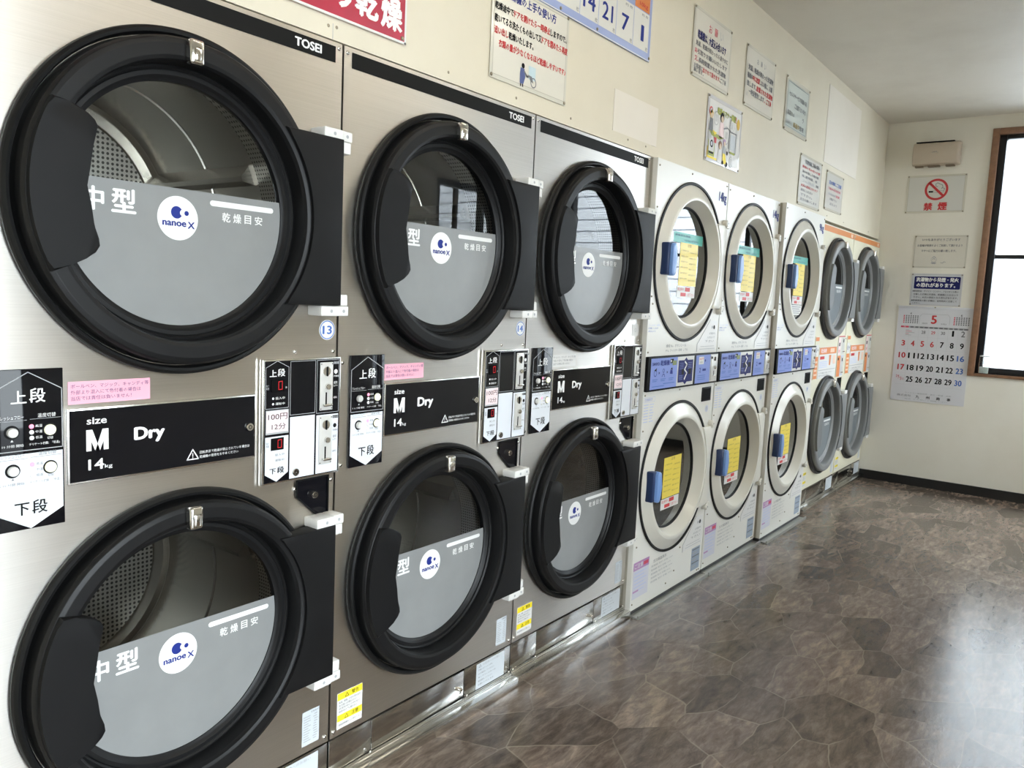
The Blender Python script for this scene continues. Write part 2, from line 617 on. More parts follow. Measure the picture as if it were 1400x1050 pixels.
def tag(o, label, cat, loc=None, rz=None, group=None):
    o['label'] = label
    o['category'] = cat
    if group:
        o['group'] = group
    if loc is not None:
        o.location = loc
    if rz is not None:
        o.rotation_euler = (0, 0, rz)
    return o

def struct(o):
    o['kind'] = 'structure'
    return o

def xyz_boxes(name, boxes, m, parent=None):
    """world-axis boxes (x0,x1,y0,y1,z0,z1)"""
    b = B()
    for x0, x1, y0, y1, z0, z1 in boxes:
        b.box(x0, x1, z0, z1, -y1, -y0, m)
    return b.done(name, parent)

# ------------------------------------------------------------------ the room
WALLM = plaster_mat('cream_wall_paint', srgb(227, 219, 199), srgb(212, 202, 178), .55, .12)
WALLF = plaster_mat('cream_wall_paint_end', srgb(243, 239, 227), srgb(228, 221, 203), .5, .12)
CEILM = plaster_mat('ceiling_board', srgb(228, 223, 212), srgb(208, 201, 188), .5, .35, 2.2)
LIGHTBLOCK = mat('dark_light_block', (.10, .095, .09), .9)

fl = xyz_boxes('floor', [(BACKX - .1, FARX + .15, ROOMY - .1, 1.0, -.1, 0)], floor_mat())
struct(fl)
struct(xyz_boxes('ceiling', [(BACKX - .1, FARX + .15, ROOMY - .1, 1.0, CEILZ, CEILZ + .12)], CEILM))

WTOP = 1.9165
b = B()
b.box(-.805, FARX + .1, WTOP, CEILZ, -.1, -.002, WALLM)
b.box(BACKX, -.806, 0, CEILZ, -.1, -.002, WALLM)
# cover strip just above the steel dryers, board joints and filled patches
b.box(-.805, .48, WTOP, 1.957, -.002, .0015, WALLM)
b.box(.4805, 1.59, WTOP, 1.958, -.002, .001, WALLM)
b.box(-.0352, -.0338, WTOP, 1.953, .0015, .0019, LTGREY)
b.box(3.885, 4.665, 2.262, 2.73, -.002, .0004, plaster_mat('filled_patch_paint', srgb(236, 229, 216), srgb(222, 212, 196), .5, .12))
b.box(1.285, 1.635, 1.9582, 2.108, -.002, .0003, MATS['filled_patch_paint'])
wl = struct(b.done('wall_left'))
for i, (x, z) in enumerate(((-.048, 1.9445), (-.023, 1.947), (.375, 1.942), (.69, 1.942), (1.0, 1.943), (1.545, 1.945), (1.40, 1.945),
                           (-.45, 1.943), (4.05, 1.945), (4.45, 1.942), (5.15, 1.943), (3.84, 1.955))):
    s = B()
    s.dome(x, z, .0042, .0012, .002, PINM, 10)
    struct(s.done('screw', wl))
struct(xyz_boxes('wall_light_block', [(-.805, FARX + .1, .92, 1.0, 0, CEILZ), (-.9, -.806, .1, 1.0, 0, CEILZ), (FARX, FARX + .1, .1, 1.0, 0, CEILZ)], LIGHTBLOCK))  # unseen shell behind the dryers, added to stop sky light leaking in

# end wall with its wide window: (y from -.755 to -3.05)
WY0, WY1, WZ0, WZ1 = -.752, -2.93, .918, 2.665
struct(xyz_boxes('wall_far', [(FARX, FARX + .13, WY0, .1, 0, CEILZ), (FARX, FARX + .13, ROOMY - .1, WY1, 0, CEILZ),
                              (FARX, FARX + .13, WY1, WY0, 0, WZ0), (FARX, FARX + .13, WY1, WY0, WZ1, CEILZ),
                              (FARX - .0008, FARX, -.7135, -.7115, 2.71, CEILZ)], WALLF))
RW = [(3.95, 5.3, .75, 2.35), (-2.3, .38, 0.0, 2.4)]
struct(xyz_boxes('wall_right', [(5.3, FARX + .13, ROOMY - .1, ROOMY, 0, CEILZ), (3.95, 5.3, ROOMY - .1, ROOMY, 0, .75), (3.95, 5.3, ROOMY - .1, ROOMY, 2.35, CEILZ),
                                (.38, 3.95, ROOMY - .1, ROOMY, 0, CEILZ), (-2.3, .38, ROOMY - .1, ROOMY, 2.4, CEILZ), (BACKX, -2.3, ROOMY - .1, ROOMY, 0, CEILZ)], WALLF))
struct(xyz_boxes('wall_back', [(BACKX - .1, BACKX, ROOMY - .1, .1, 0, CEILZ)], WALLF))
struct(xyz_boxes('baseboard_far', [(FARX - .012, FARX, ROOMY, -.02, 0, .071)], mat('black_baseboard', (.008, .008, .009), .35)))
struct(xyz_boxes('baseboard_right', [(.39, FARX - .013, ROOMY, ROOMY + .012, 0, .071)], MATS['black_baseboard']))

# window_1 in the end wall, panel coordinates: u = -y
def far_part(bb, name, parent):
    o = bb.done(name, parent)
    return o
win = bpy.data.objects.new('window_1', None)
COL.objects.link(win)
win.location = (FARX, 0, 0)
win.rotation_euler = (0, 0, -PI / 2)
struct(win)
a0, a1 = .752, 2.93
b = B()
b.box(.712, a0 + .004, .90, 2.705, -.06, .022, WOOD, .003)
b.box(a1 - .004, 2.97, .90, 2.705, -.06, .022, WOOD, .003)
b.box(a0 + .0045, a1 - .0045, WZ1 - .004, 2.705, -.06, .022, WOOD, .003)
b.box(a0 + .0045, a1 - .0045, .90, .922, -.06, .022, WOOD, .003)
struct(b.done('window_trim', win))
b = B()
b.box(a0, a0 + .05, WZ0, WZ1, -.1, -.02, ALU, .003)
b.box(a1 - .05, a1, WZ0, WZ1, -.1, -.02, ALU, .003)
b.box(a0 + .0505, a1 - .0505, WZ1 - .035, WZ1, -.1, -.02, ALU, .003)
b.box(a0 + .0505, a1 - .0505, WZ0, WZ0 + .052, -.1, -.005, ALU, .003)
for u in (1.085, 2.2):
    b.box(u - .022, u + .022, WZ0 + .0355, WZ1 - .0355, -.085, -.035, ALU, .003)
b.box(a0 + .051, a1 - .051, 1.773, 1.803, -.075, -.04, ALU)
struct(b.done('window_frame', win))
b = B()
b.rect(a0 + .05, a1 - .05, WZ0 + .035, WZ1 - .035, -.062, WINGLASS)
struct(b.done('window_pane', win))

def side_window(name, x0, x1, z0, z1, mullions):
    # in the right-hand wall; seen only in reflections
    fr = [(x0, x0 + .05, ROOMY - .09, ROOMY - .01, z0, z1), (x1 - .05, x1, ROOMY - .09, ROOMY - .01, z0, z1),
          (x0 + .0505, x1 - .0505, ROOMY - .09, ROOMY - .01, z1 - .05, z1), (x0 + .0505, x1 - .0505, ROOMY - .09, ROOMY - .01, z0, z0 + .05)]
    for x in mullions:
        fr.append((x - .025, x + .025, ROOMY - .08, ROOMY - .02, z0 + .0505, z1 - .0505))
    o = struct(xyz_boxes(name, fr, ALU))
    b = B()
    b.rect(x0 + .05, x1 - .05, z0 + .05, z1 - .05, -(ROOMY - .05), WINGLASS)
    struct(b.done('window_pane', o))
    return o
side_window('window_2', 3.95, 5.3, .75, 2.35, (4.62,))
side_window('door_1', -2.3, .38, 0, 2.4, (-1.45, -.6))

portal('portal_far', (FARX + .2, (WY0 + WY1) / 2, (WZ0 + WZ1) / 2), (0, math.radians(90), 0), WZ1 - WZ0, WY0 - WY1)
portal('portal_side', (4.625, ROOMY - .15, 1.55), (math.radians(90), 0, 0), 1.35, 1.6)
portal('portal_door', (-.96, ROOMY - .15, 1.2), (math.radians(90), 0, 0), 2.68, 2.4)

# the neighbouring house beyond the end window, with white horizontal siding, and the yard
SIDING = mat('white_siding', (.66, .69, .73), .5)
b = B()
z = 0.0
while z < 4.6:
    b.box(0, 9, z, z + .132, -.02, .0, SIDING)
    b.box(0, 9, z + .132, z + .15, -.03, -.016, mat('siding_joint', (.40, .42, .46), .6))
    z += .15
o = b.done('exterior_wall')
o.location = (FARX + 2.3, 2.0, 0)
o.rotation_euler = (0, 0, -PI / 2)
struct(o)
struct(xyz_boxes('exterior_ground', [(-14, 16, -16, ROOMY - .101, -.15, -.02), (FARX + .16, 16, ROOMY - .1, 8, -.15, -.02)], mat('asphalt', (.16, .16, .165), .85, var=.2)))

# ceiling lamps: long fluorescent fittings
LAMPM = mat('lamp_tube', (1.0, .95, .84), .4, emit=LAMP_POWER)
def ceiling_lamp(x, y, label):
    t = thing('ceiling_lamp', label, 'lamp', (x, y, CEILZ), 0, 'ceiling lamps over the aisle')
    b = B()
    b.box(-.63, .63, -.045, 0, -.06, .06, NYLON, .004)
    b.done('housing', t)
    for dy in (-.055, .055):
        b = B()
        b.tube([(-.6, -.062, dy), (.6, -.062, dy)], .014, LAMPM, 12)
        b.done('tube', t)
ceiling_lamp(1.55, -1.25, 'white two-tube ceiling lamp over the aisle in front of the steel dryers')
ceiling_lamp(.12, -1.25, 'white two-tube ceiling lamp over the aisle in front of the steel dryers')

# ------------------------------------------------------------------ dryer pieces
def arc(cu, cv, r, a0, a1, n):
    return [(cu + r * math.cos(math.radians(a0 + (a1 - a0) * k / n)), cv + r * math.sin(math.radians(a0 + (a1 - a0) * k / n))) for k in range(n + 1)]

def screw(parent, u, v, w=0.0, r=.0055, m=None):
    b = B()
    b.dome(u, v, r, w, .0035, m or CHROME, 12)
    b.stroke((u - r * .5, v - r * .3), (u + r * .5, v + r * .3), w + .0037, .0012, PRBLACK)
    return b.done('screw', parent)

def drum(parent, cu, cv, r, depth, perf=True):
    b = B()
    b.lathe(cu, cv, [(r - .03, -.022), (r, -.03)], VOID, 96)
    b.lathe(cu, cv, [(r, -.03), (r, -.045)], DRUMST, 96)
    b.lathe(cu, cv, [(r, -.045), (r, -.15)], PERF_SIDE if perf else DRUMST, 96)
    k = -.15
    b.lathe(cu, cv, [(r, -.15), (r, -.34), (r + .004, -.342), (r + .004, -.352), (r, -.354), (r, -depth + .02), (r - .010, -depth + .004), (r - .034, -depth)], DRUMST, 96)
    d = b.done('drum', parent)
    b = B()
    b.lathe(cu, cv, [(r - .034, -depth), (r - .037, -depth + .004), (r - .040, -depth)], DRUMST, 96)
    b.lathe(cu, cv, [(r - .040, -depth), (.03, -depth - .004)], PERF if perf else DRUMST, 96)
    b.lathe(cu, cv, [(.03, -depth - .002), (.028, -depth + .01), (.001, -depth + .012)], DRUMST, 24)
    b.done('back_plate', d)
    for an in (22, 142, 262):
        b = B()
        a = math.radians(an)
        n = Vector((math.cos(a), math.sin(a)))
        tg = Vector((-n.y, n.x))
        prof = [n * r + tg * .026, n * (r - .036) + tg * .006, n * (r - .036) - tg * .006, n * r - tg * .026]
        vs = []
        for w_ in (-.16, -depth + .02):
            vs += [(cu + p.x, cv + p.y, w_) for p in prof]
        b.add(vs, [(0, 1, 5, 4), (1, 2, 6, 5), (2, 3, 7, 6), (0, 3, 2, 1), (4, 5, 6, 7)], DRUMST)
        b.done('lifter', d)
    return d

RINGP = [(.324, -.002), (.321, .02), (.320, .040), (.315, .047), (.306, .050), (.284, .050), (.277, .047), (.2735, .038), (.272, .004), (.268, .005), (.264, .001), (.262, .003),
         (.254, .003), (.248, -.003), (.243, -.006), (.243, -.02), (.324, -.02)]
GASKP = [(.3415, .0005), (.3425, .009), (.3405, .017), (.335, .0215), (.3295, .020), (.3255, .009), (.325, .0005)]

def film_sheet(b, cu, cv, top, r, w, m):
    a = math.degrees(math.asin(top / r))
    b.flat(arc(cu, cv, r, 180 - a, 360 + a, 64), w, m)

def mark_dot_logo(b, cu, cv, w):
    """white disc with two blue dots over a word mark"""
    b.disc(cu, cv, .0445, w, WHITE)
    b.disc(cu - .003, cv + .0115, .0125, w + .0004, NAVY, 32)
    b.disc(cu + .0105, cv + .0115, .0066, w + .0006, WHITE, 24)
    b.disc(cu + .0185, cv + .0115, .0050, w + .0008, NAVY, 24)
    b.fit('nanoe', cu - .034, cv - .0165, cu + .018, cv - .0065, w + .0004, NAVY, .035)
    b.fit('X', cu + .021, cv - .019, cu + .037, cv - .005, w + .0004, NAVY, .035)

def steel_door(parent, cu, cv, ringm, gaskm, platem, filmm, handlem, full=True):
    b = B()
    b.lathe(cu, cv, RINGP, ringm, 128, closed=True)
    d = b.done('door', parent)
    b = B()
    b.lathe(cu, cv, GASKP, gaskm, 128, closed=True)
    b.done('gasket', d)
    b = B()
    b.disc(cu, cv, .2445, -.010, GLASS, 96)
    b.done('glass', d)
    b = B()
    w = -.0085
    film_sheet(b, cu, cv, .036, .2425, w, filmm)
    w += .0006
    b.fit('型', cu - .143, cv - .026, cu - .094, cv + .021, w, WHITE, .03)
    b.fit('中', cu - .197, cv - .026, cu - .156, cv + .019, w, WHITE, .03)
    mark_dot_logo(b, cu - .007, cv - .024, w)
    b.flat(arc(cu + .071, cv + .0155, .0058, 90, 270, 8) + arc(cu + .218, cv + .0155, .0058, -90, 90, 8), w, WHITE)
    b.fit('乾', cu + .094, cv - .021, cu + .114, cv - .001, w, WHITE, .02)
    b.fit('燥', cu + .121, cv - .021, cu + .141, cv - .001, w, WHITE, .02)
    b.fit('目', cu + .149, cv - .020, cu + .166, cv - .001, w, WHITE, .02)
    b.fit('安', cu + .175, cv - .020, cu + .195, cv - .001, w, WHITE, .02)
    b.done('glass_film', d)
    # grip plate on the left, hollowed towards the glass
    pts = arc(cu, cv, .314, 150.5, 207.5, 16)
    pts += [(cu + x, cv + y) for x, y in ((-.246, -.131), (-.222, -.119), (-.204, -.107), (-.1965, -.095), (-.198, -.082), (-.208, -.055), (-.216, -.025), (-.219, .01), (-.217, .045),
                                         (-.208, .080), (-.200, .105), (-.1985, .117), (-.203, .127), (-.214, .136), (-.232, .145), (-.25, .150))]
    b = B()
    b.poly(pts[::-1], .040, .0615, handlem, .004)
    b.done('handle', d)
    # hinge plate on the right
    pts = arc(cu, cv, .287, 43, -42, 20) + [(cu + .372, cv - .192), (cu + .372, cv + .196)]
    b = B()
    b.poly(pts[::-1], .012, .058, platem, .003)
    b.done('hinge_plate', d)
    for s in (1, -1):
        vb = cv + s * .206
        b = B()
        b.box(cu + .318, cu + .3725, vb - .012, vb + .012, .0006, .052, NYLON, .003)
        b.box(cu + .3735, cu + .406, vb - .012, vb + .012, .0006, .047, NYLON, .003)
        b.box(cu + .382, cu + .404, *((vb - .04, vb - .0125) if s > 0 else (vb + .0125, vb + .04)), .0006, .045, NYLON, .003)
        for du in (.348, .39):
            b.disc(cu + du, vb, .0042, .0525 if du < .37 else .0475, LTGREY, 12)
        b.done('hinge', d)
    b = B()
    b.box(cu - .0245, cu + .006, cv + .268, cv + .316, .0475, .069, CHROME, .006, 3)
    b.box(cu - .016, cu - .003, cv + .275, cv + .300, .068, .0715, CHROME, .003)
    b.done('latch', d)
    return d

def control_panel(parent, u0):
    """tall black and white selector panel at the left of the middle band"""
    u1, v0, v1 = u0 + .118, .8735, 1.1655
    b = B()
    b.box(u0, u1, v0, v1, .0003, .005, ACRYL, .0012)
    w = .0055
    c = u0 + .0585
    # upper house outline
    b.outline([(u0 + .003, 1.128), (c, 1.160), (u1 - .003, 1.128), (u1 - .003, 1.019), (u0 + .003, 1.019)], w, .0016, LTGREY)
    b.fit('上', c - .029, 1.1045, c - .003, 1.1275, w, WHITE, .02)
    b.fit('段', c + .001, 1.1045, c + .0285, 1.131, w, WHITE, .02)
    b.flat([(u0 + .003, 1.013), (u0 + .003, .906), (c, .8745), (u1 - .003, .906), (u1 - .003, 1.013)], w, PANELW)
    b.fit('下', c - .027, .9005, c - .002, .9235, w + .0004, PRBLACK, .02)
    b.fit('段', c + .002, .9005, c + .0285, .9265, w + .0004, PRBLACK, .02)
    for dz, m, ln in ((0, WHITE, LTGREY), (-.0695, TXGREY, TXGREY)):
        ww = w + .0004
        b.fit('フレッシュフロー', u0 + .006, 1.0765 + dz, u0 + .050, 1.0830 + dz, ww, m)
        b.fit('温度切替', u0 + .073, 1.0770 + dz, u0 + .104, 1.0845 + dz, ww, m, .01)
        b.rect(u0 + .005, u0 + .055, 1.0735 + dz, 1.0742 + dz, ww, ln)
        b.rect(u0 + .060, u0 + .113, 1.0745 + dz, 1.0752 + dz, ww, ln)
        for k, s in enumerate(('高温', '中温', '低温')):
            b.fit(s, u0 + .069, 1.0615 - .0105 * k + dz - .002, u0 + .0805, 1.0615 - .0105 * k + dz + .003, ww, m)
        b.fit('切替', u0 + .0885, 1.0355 + dz, u0 + .099, 1.0405 + dz, ww, m)
        b.fit('デリケート衣類：「低温」', u0 + .058, 1.0265 + dz, u0 + .110, 1.0315 + dz, ww, m)
        b.flat([(u0 + .0275, 1.0365 + dz), (u0 + .0325, 1.0365 + dz), (u0 + .030, 1.0405 + dz)], ww, m)
        b.fit('5 10 分間 開始', u0 + .008, 1.0265 + dz, u0 + .049, 1.0315 + dz, ww, m)
    p = b.done('control_panel', parent)
    for dz, bez in ((0, PRBLACK), (-.0695, PRBLACK)):
        b = B()
        b.ring(u0 + .030, 1.0535 + dz, .0085, .0125, w + .0006, bez, 32)
        b.knob(u0 + .030, 1.0535 + dz, .0088, w, w + .008, KNOBM)
        b.done('knob', p)
        b = B()
        b.ring(u0 + .093, 1.053 + dz, .0095, .0125, w + .0006, bez, 32)
        b.knob(u0 + .093, 1.053 + dz, .0098, w, w + .005, BTN_YEL)
        b.done('button', p)
        for k in range(3):
            b = B()
            on = k == 0
            b.dome(u0 + .0625, 1.0615 - .0105 * k + dz, .0042, w, .002, LED_PINK if on else (WHITE if dz == 0 else PAPER), 14)
            b.done('indicator_light', p)
    return p

def size_plate(parent, d=0.0):
    b = B()
    u0, u1, v0, v1 = .160 + d, .560, .943, 1.0875
    b.box(u0, u1, v0, v1, .0003, .008, BRIGHT, .0015)
    b.box(u0 + .004, u1 - .004, v0 + .004, v1 - .004, .0075, .009, ACRYL)
    w = .0095
    b.fit('size', .195 + d, 1.0555, .233 + d, 1.0685, w, WHITE, .02)
    mx, my, mw, mh, ms = .194 + d, 1.004, .042, .041, .0095
    b.rect(mx, mx + ms, my, my + mh, w, WHITE)
    b.rect(mx + mw - ms, mx + mw, my, my + mh, w, WHITE)
    b.flat([(mx, my + mh), (mx + mw / 2 - .0045, my), (mx + mw / 2 + .0045, my), (mx + ms + .002, my + mh)], w + .0001, WHITE)
    b.flat([(mx + mw / 2 - .0045, my), (mx + mw / 2 + .0045, my), (mx + mw, my + mh), (mx + mw - ms - .002, my + mh)], w + .0001, WHITE)
    b.fit('14', .197 + d, .967, .227 + d, .988, w, WHITE, .02)
    b.fit('kg', .2285 + d, .9655, .243 + d, .975, w, WHITE, .01)
    b.fit('Dry', .286 + d, 1.007, .351 + d, 1.041, w, WHITE, .05)
    b.outline([(.391, .959), (.417, .959), (.404, .980)], w, .0024, WHITE)
    b.rect(.4031, .4049, .9645, .972, w, WHITE)
    b.rect(.4031, .4049, .9612, .963, w, WHITE)
    b.fit('回転表示で乾燥が禁止されている場合は', .420, .9685, .543, .975, w, WHITE)
    b.fit('乾燥機の使用をおやめください', .420, .959, .514, .9655, w, WHITE)
    p = b.done('size_plate', parent)
    b = B()
    b.knob(.542, 1.0145, .0095, .008, .014, CHROME)
    b.ring(.542, 1.0145, .003, .0045, .0142, PRBLACK, 16)
    b.done('lock', p)
    return p

def payment_panel(parent, u_max=.803):
    u0, v0, v1 = .573, .8725, 1.165
    b = B()
    b.box(u0, u_max, v0, v1, .0003, .013, BRIGHT, .002)
    b.box(u0 + .006, u_max - .004, v0 + .004, v1 - .004, .0125, .014, ACRYL)
    w = .0146
    b.outline([(.581, 1.146), (.6125, 1.161), (.6445, 1.146), (.6445, 1.051), (.581, 1.051)], w, .0012, LTGREY)
    b.outline([(.6495, 1.1585), (.7225, 1.1585), (.7225, 1.0315), (.6495, 1.0315)], w, .0012, LTGREY)
    b.outline([(.7275, 1.1585), (.7955, 1.1585), (.7955, 1.0285), (.7275, 1.0285)], w, .0012, LTGREY)
    b.fit('上', .591, 1.125, .6105, 1.141, w, WHITE, .02)
    b.fit('段', .613, 1.125, .634, 1.143, w, WHITE, .02)
    for k, s in enumerate(('投入中', '運転中')):
        b.fit(s, .608, 1.0715 - .013 * k, .634, 1.0775 - .013 * k, w, WHITE)
        b.disc(.6015, 1.0745 - .013 * k, .0028, w, WHITE, 14)
        b.fit(s, .608, .9385 - .013 * k, .634, .9445 - .013 * k, w + .0008, TXGREY)
    b.fit('残り', .582, 1.1015, .590, 1.107, w, LTGREY)
    b.fit('時間', .582, 1.095, .590, 1.1005, w, LTGREY)
    b.fit('分', .635, 1.096, .640, 1.101, w, WHITE)
    # lower white house, blank panel, coin field
    b.flat([(.581, .985), (.581, .897), (.613, .8775), (.6455, .897), (.6455, .985)], w, PANELW)
    b.rect(.6495, .7225, .8785, 1.0265, w, PANELW)
    b.rect(.7275, .7955, .8785, 1.0235, w, PANELW)
    b.fit('下', .593, .897, .611, .910, w + .0008, PRBLACK, .02)
    b.fit('段', .614, .897, .634, .9125, w + .0008, PRBLACK, .02)
    b.fit('残り', .583, .9675, .591, .973, w + .0008, TXGREY)
    b.fit('時間', .583, .961, .591, .9665, w + .0008, TXGREY)
    b.fit('分', .6365, .961, .6415, .966, w + .0008, TXGREY)
    for dz, m in ((0, WHITE), (-.135, PRBLACK)):
        b.rect(.7775, .7945, 1.1475 + dz, 1.1545 + dz, w + .0006, m if m is PRBLACK else TXGREY)
        b.fit('投入口', .779, 1.149 + dz, .793, 1.153 + dz, w + .0009, WHITE)
        b.disc(.785, 1.129 + dz, .0055, w + .0006, m, 20)
        b.fit('円専用', .779, 1.115 + dz, .794, 1.120 + dz, w + .0006, m)
        b.fit('返却', .779, 1.0985 + dz, .790, 1.105 + dz, w + .0006, m)
        b.fit('レバー', .779, 1.0915 + dz, .791, 1.097 + dz, w + .0006, m)
        b.fit('返却口', .779, 1.062 + dz, .7905, 1.067 + dz, w + .0006, m)
    p = b.done('payment_panel', parent)
    for dz in (0, -.137):
        b = B()
        b.rect(.596, .632, 1.0895 + dz, 1.1185 + dz, w + .0008, VOID)
        b.outline([(.6155, 1.095 + dz), (.6155, 1.113 + dz), (.6255, 1.114 + dz), (.6255, 1.095 + dz)], w + .0012, .0016, LED_RED)
        b.done('display', p)
    b = B()
    b.box(.5815, .645, .991, 1.0475, w, w + .0008, LTGREY)
    b.box(.5835, .643, .9955, 1.0455, w + .0008, w + .0014, PALEPINK)
    b.fit('100円', .587, 1.0245, .640, 1.0395, w + .002, PRBLACK, .0)
    b.fit('12分', .597, 1.0015, .636, 1.016, w + .002, PRBLACK, .0)
    b.done('price_sticker', p)
    for v0_, v1_ in ((1.035, 1.153), (.9, 1.0205)):
        b = B()
        b.box(.735, .7745, v0_, v1_, w, w + .003, SILVER, .001)
        h = v1_ - v0_
        b.knob(.754, v1_ - .022, .0115, w + .003, w + .006, CHROME)
        b.box(.7525, .7555, v1_ - .034, v1_ - .010, w + .0061, w + .008, PRBLACK)
        b.knob(.757, v1_ - .060, .0075, w + .003, w + .011, CHROME)
        b.box(.752, .756, v0_ + .014, v0_ + .044, w + .003, w + .0036, VOID)
        b.box(.742, .768, v0_ + .010, v0_ + .016, w + .003, w + .012, CHROME, .001)
        for du, dv in ((.738, v0_ + .004), (.7715, v0_ + .004), (.738, v1_ - .004), (.7715, v1_ - .004)):
            b.disc(du, dv, .0016, w + .0034, PRBLACK, 8)
        b.done('coin_slot', p)
    b = B()
    b.knob(.6665, .8925, .0095, w, w + .005, CHROME)
    b.ring(.6665, .8925, .003, .0045, w + .0053, PRBLACK, 16)
    b.done('lock', p)
    return p

def corner_bracket(parent):
    pts = [(.681, .866), (.681, .826), (.744, .769), (.7775, .769), (.7775, .866)]
    b = B()
    b.poly(pts, -.03, -.029, VOID)
    n = len(pts)
    for i in range(n):
        p, q = pts[i], pts[(i + 1) % n]
        b.add([(p[0], p[1], .004), (q[0], q[1], .004), (q[0], q[1], -.03), (p[0], p[1], -.03)], [(0, 1, 2, 3)], ACRYL)
    c = (.735, .826)
    b.flat([p for p in pts], .0008, ACRYL)
    for i in range(n):
        b.stroke(pts[i], pts[(i + 1) % n], .0045, .004, PRBLACK)
    o = b.done('corner_bracket', parent)
    b = B()
    b.knob(.732, .824, .0095, .001, .012, CHROME)
    b.ring(.732, .824, .003, .005, .0123, PRBLACK, 16)
    b.done('lock', o)

def warning_label(parent, u0, u1, v0, v1, w=.0006):
    b = B()
    b.box(u0, u1, v0, v1, .0002, w, PAPER)
    w += .0005
    h = v1 - v0
    for t, b_ in ((v1, v1 - .2 * h), (v0 + .40 * h, v0 + .21 * h)):
        b.rect(u0 + .001, u1 - .001, b_, t - .001, w, YELLOW)
        m = (t + b_) / 2
        b.outline([(u0 + .027, m - .006), (u0 + .039, m - .006), (u0 + .033, m + .004)], w + .0004, .0014, PRBLACK)
    b.fit('警告', u0 + .05, v1 - .16 * h, u0 + .075, v1 - .05 * h, w + .0004, PRBLACK)
    b.fit('注意', u0 + .05, v0 + .25 * h, u0 + .075, v0 + .36 * h, w + .0004, PRBLACK)
    for k, s in enumerate(('火災、爆発、けがの恐れあり', '油の付着した衣類は入れない', '幼児を中に入れない', '使用中はドアに触れない')):
        y = v1 - (.27 + .085 * k) * h
        b.fit(s, u0 + .006, y - .0030, u1 - .008 - .012 * (k % 2), y + .0030, w, TXGREY)
    b.fit('取扱説明書をよく読むこと', u0 + .006, v0 + .08 * h, u1 - .01, v0 + .14 * h, w, TXGREY)
    b.done('warning_label', parent)

def spec_label(parent, u0, u1, v0, v1, m=None, w=.0006, name='rating_label', rows=11):
    b = B()
    b.box(u0, u1, v0, v1, .0002, w, m or LABELGREY)
    w += .0004
    h, W = v1 - v0, u1 - u0
    rnd = random.Random(int((u0 + v0) * 1000))
    b.fit('定格表示', u0 + .5 * W, v1 - .09 * h, u1 - .06 * W, v1 - .04 * h, w, TXGREY)
    for k in range(rows):
        y = v1 - (.16 + .78 * k / rows) * h
        x1 = u0 + (.35 + .15 * rnd.random()) * W
        b.rect(u0 + .08 * W, x1, y - .012 * h, y + .012 * h, w, LTGREY)
        if rnd.random() < .8:
            b.rect(u0 + (.60 + .1 * rnd.random()) * W, u0 + (.8 + .13 * rnd.random()) * W, y - .012 * h, y + .012 * h, w, LTGREY)
    b.done(name, parent)

def kick(parent, W, label_m=None):
    v1 = .1405
    obs = []
    b = B()
    b.box(.003, .1545, .030, v1, -.02, -.002, KICK, .001)
    b.box(.1575, .5545, .030, v1 - .003, -.02, -.003, KICK, .001)
    b.box(.5575, W - .003, .030, v1, -.02, -.002, KICK, .001)
    b.rect(.003, W - .003, v1 - .006, .15, -.019, VOID)
    b.box(.003, W - .003, .0295, .046, -.0015, .004, BRIGHT, .001)
    k = b.done('kick_panel', parent)
    b = B()
    b.knob(.535, .082, .0065, -.003, .007, CHROME)
    b.done('lock', k)
    b = B()
    b.box(.617, .766, .036 + .012, .134, -.0018, -.0008, LABELGREY)
    w = -.0004
    b.outline([(.628, .121), (.640, .121), (.634, .130)], w, .0012, TXGREY)
    b.fit('お客様へのお願い', .648, .1215, .742, .1295, w, LTGREY)
    for i, s in enumerate(('衣類のポケットの中を', '必ず確認してください', '糸くずフィルターは', '毎回掃除してください', 'お願いいたします')):
        b.fit(s, .626, .1085 - .0125 * i, .700 + .009 * (i % 3), .1145 - .0125 * i, w, TXGREY)
    b.done('notice_label', k)
    for u, v in ((.012, .05), (.147, .05), (.565, .052), (W - .012, .05)):
        screw(k, u, v, .004, .0045)
    b = B()
    b.box(.0015, W - .0015, .0, .0355, -.02, .038, BRIGHT, .002)
    b.box(.0015, W - .0015, .0358, .040, -.02, .010, BRIGHT, .001)
    b.done('base_rail', parent)

def steel_cabinet(parent, W, bodym, top, doors, bottom=.147):
    b = B()
    b.plate_holes(.003, W - .003, bottom, top, 0.0, [(c[0], c[1], .30) for c in doors], bodym)
    # folded edges, sides, top, back
    e = .003
    b.add([(e, bottom, 0), (e, top, 0), (e, top, -.80), (e, bottom, -.80)], [(0, 1, 2, 3)], bodym)
    b.add([(W - e, bottom, 0), (W - e, top, 0), (W - e, top, -.80), (W - e, bottom, -.80)], [(0, 1, 2, 3)], bodym)
    b.add([(e, top, 0), (W - e, top, 0), (W - e, top, -.80), (e, top, -.80)], [(0, 1, 2, 3)], bodym)
    b.add([(e, bottom, 0), (W - e, bottom, 0), (W - e, bottom, -.80), (e, bottom, -.80)], [(0, 1, 2, 3)], bodym)
    b.rect(e, W - e, bottom, top, -.80, bodym)
    b.box(.006, W - .006, .0, bottom - .0005, -.79, -.021, VOID)
    return b.done('cabinet', parent)

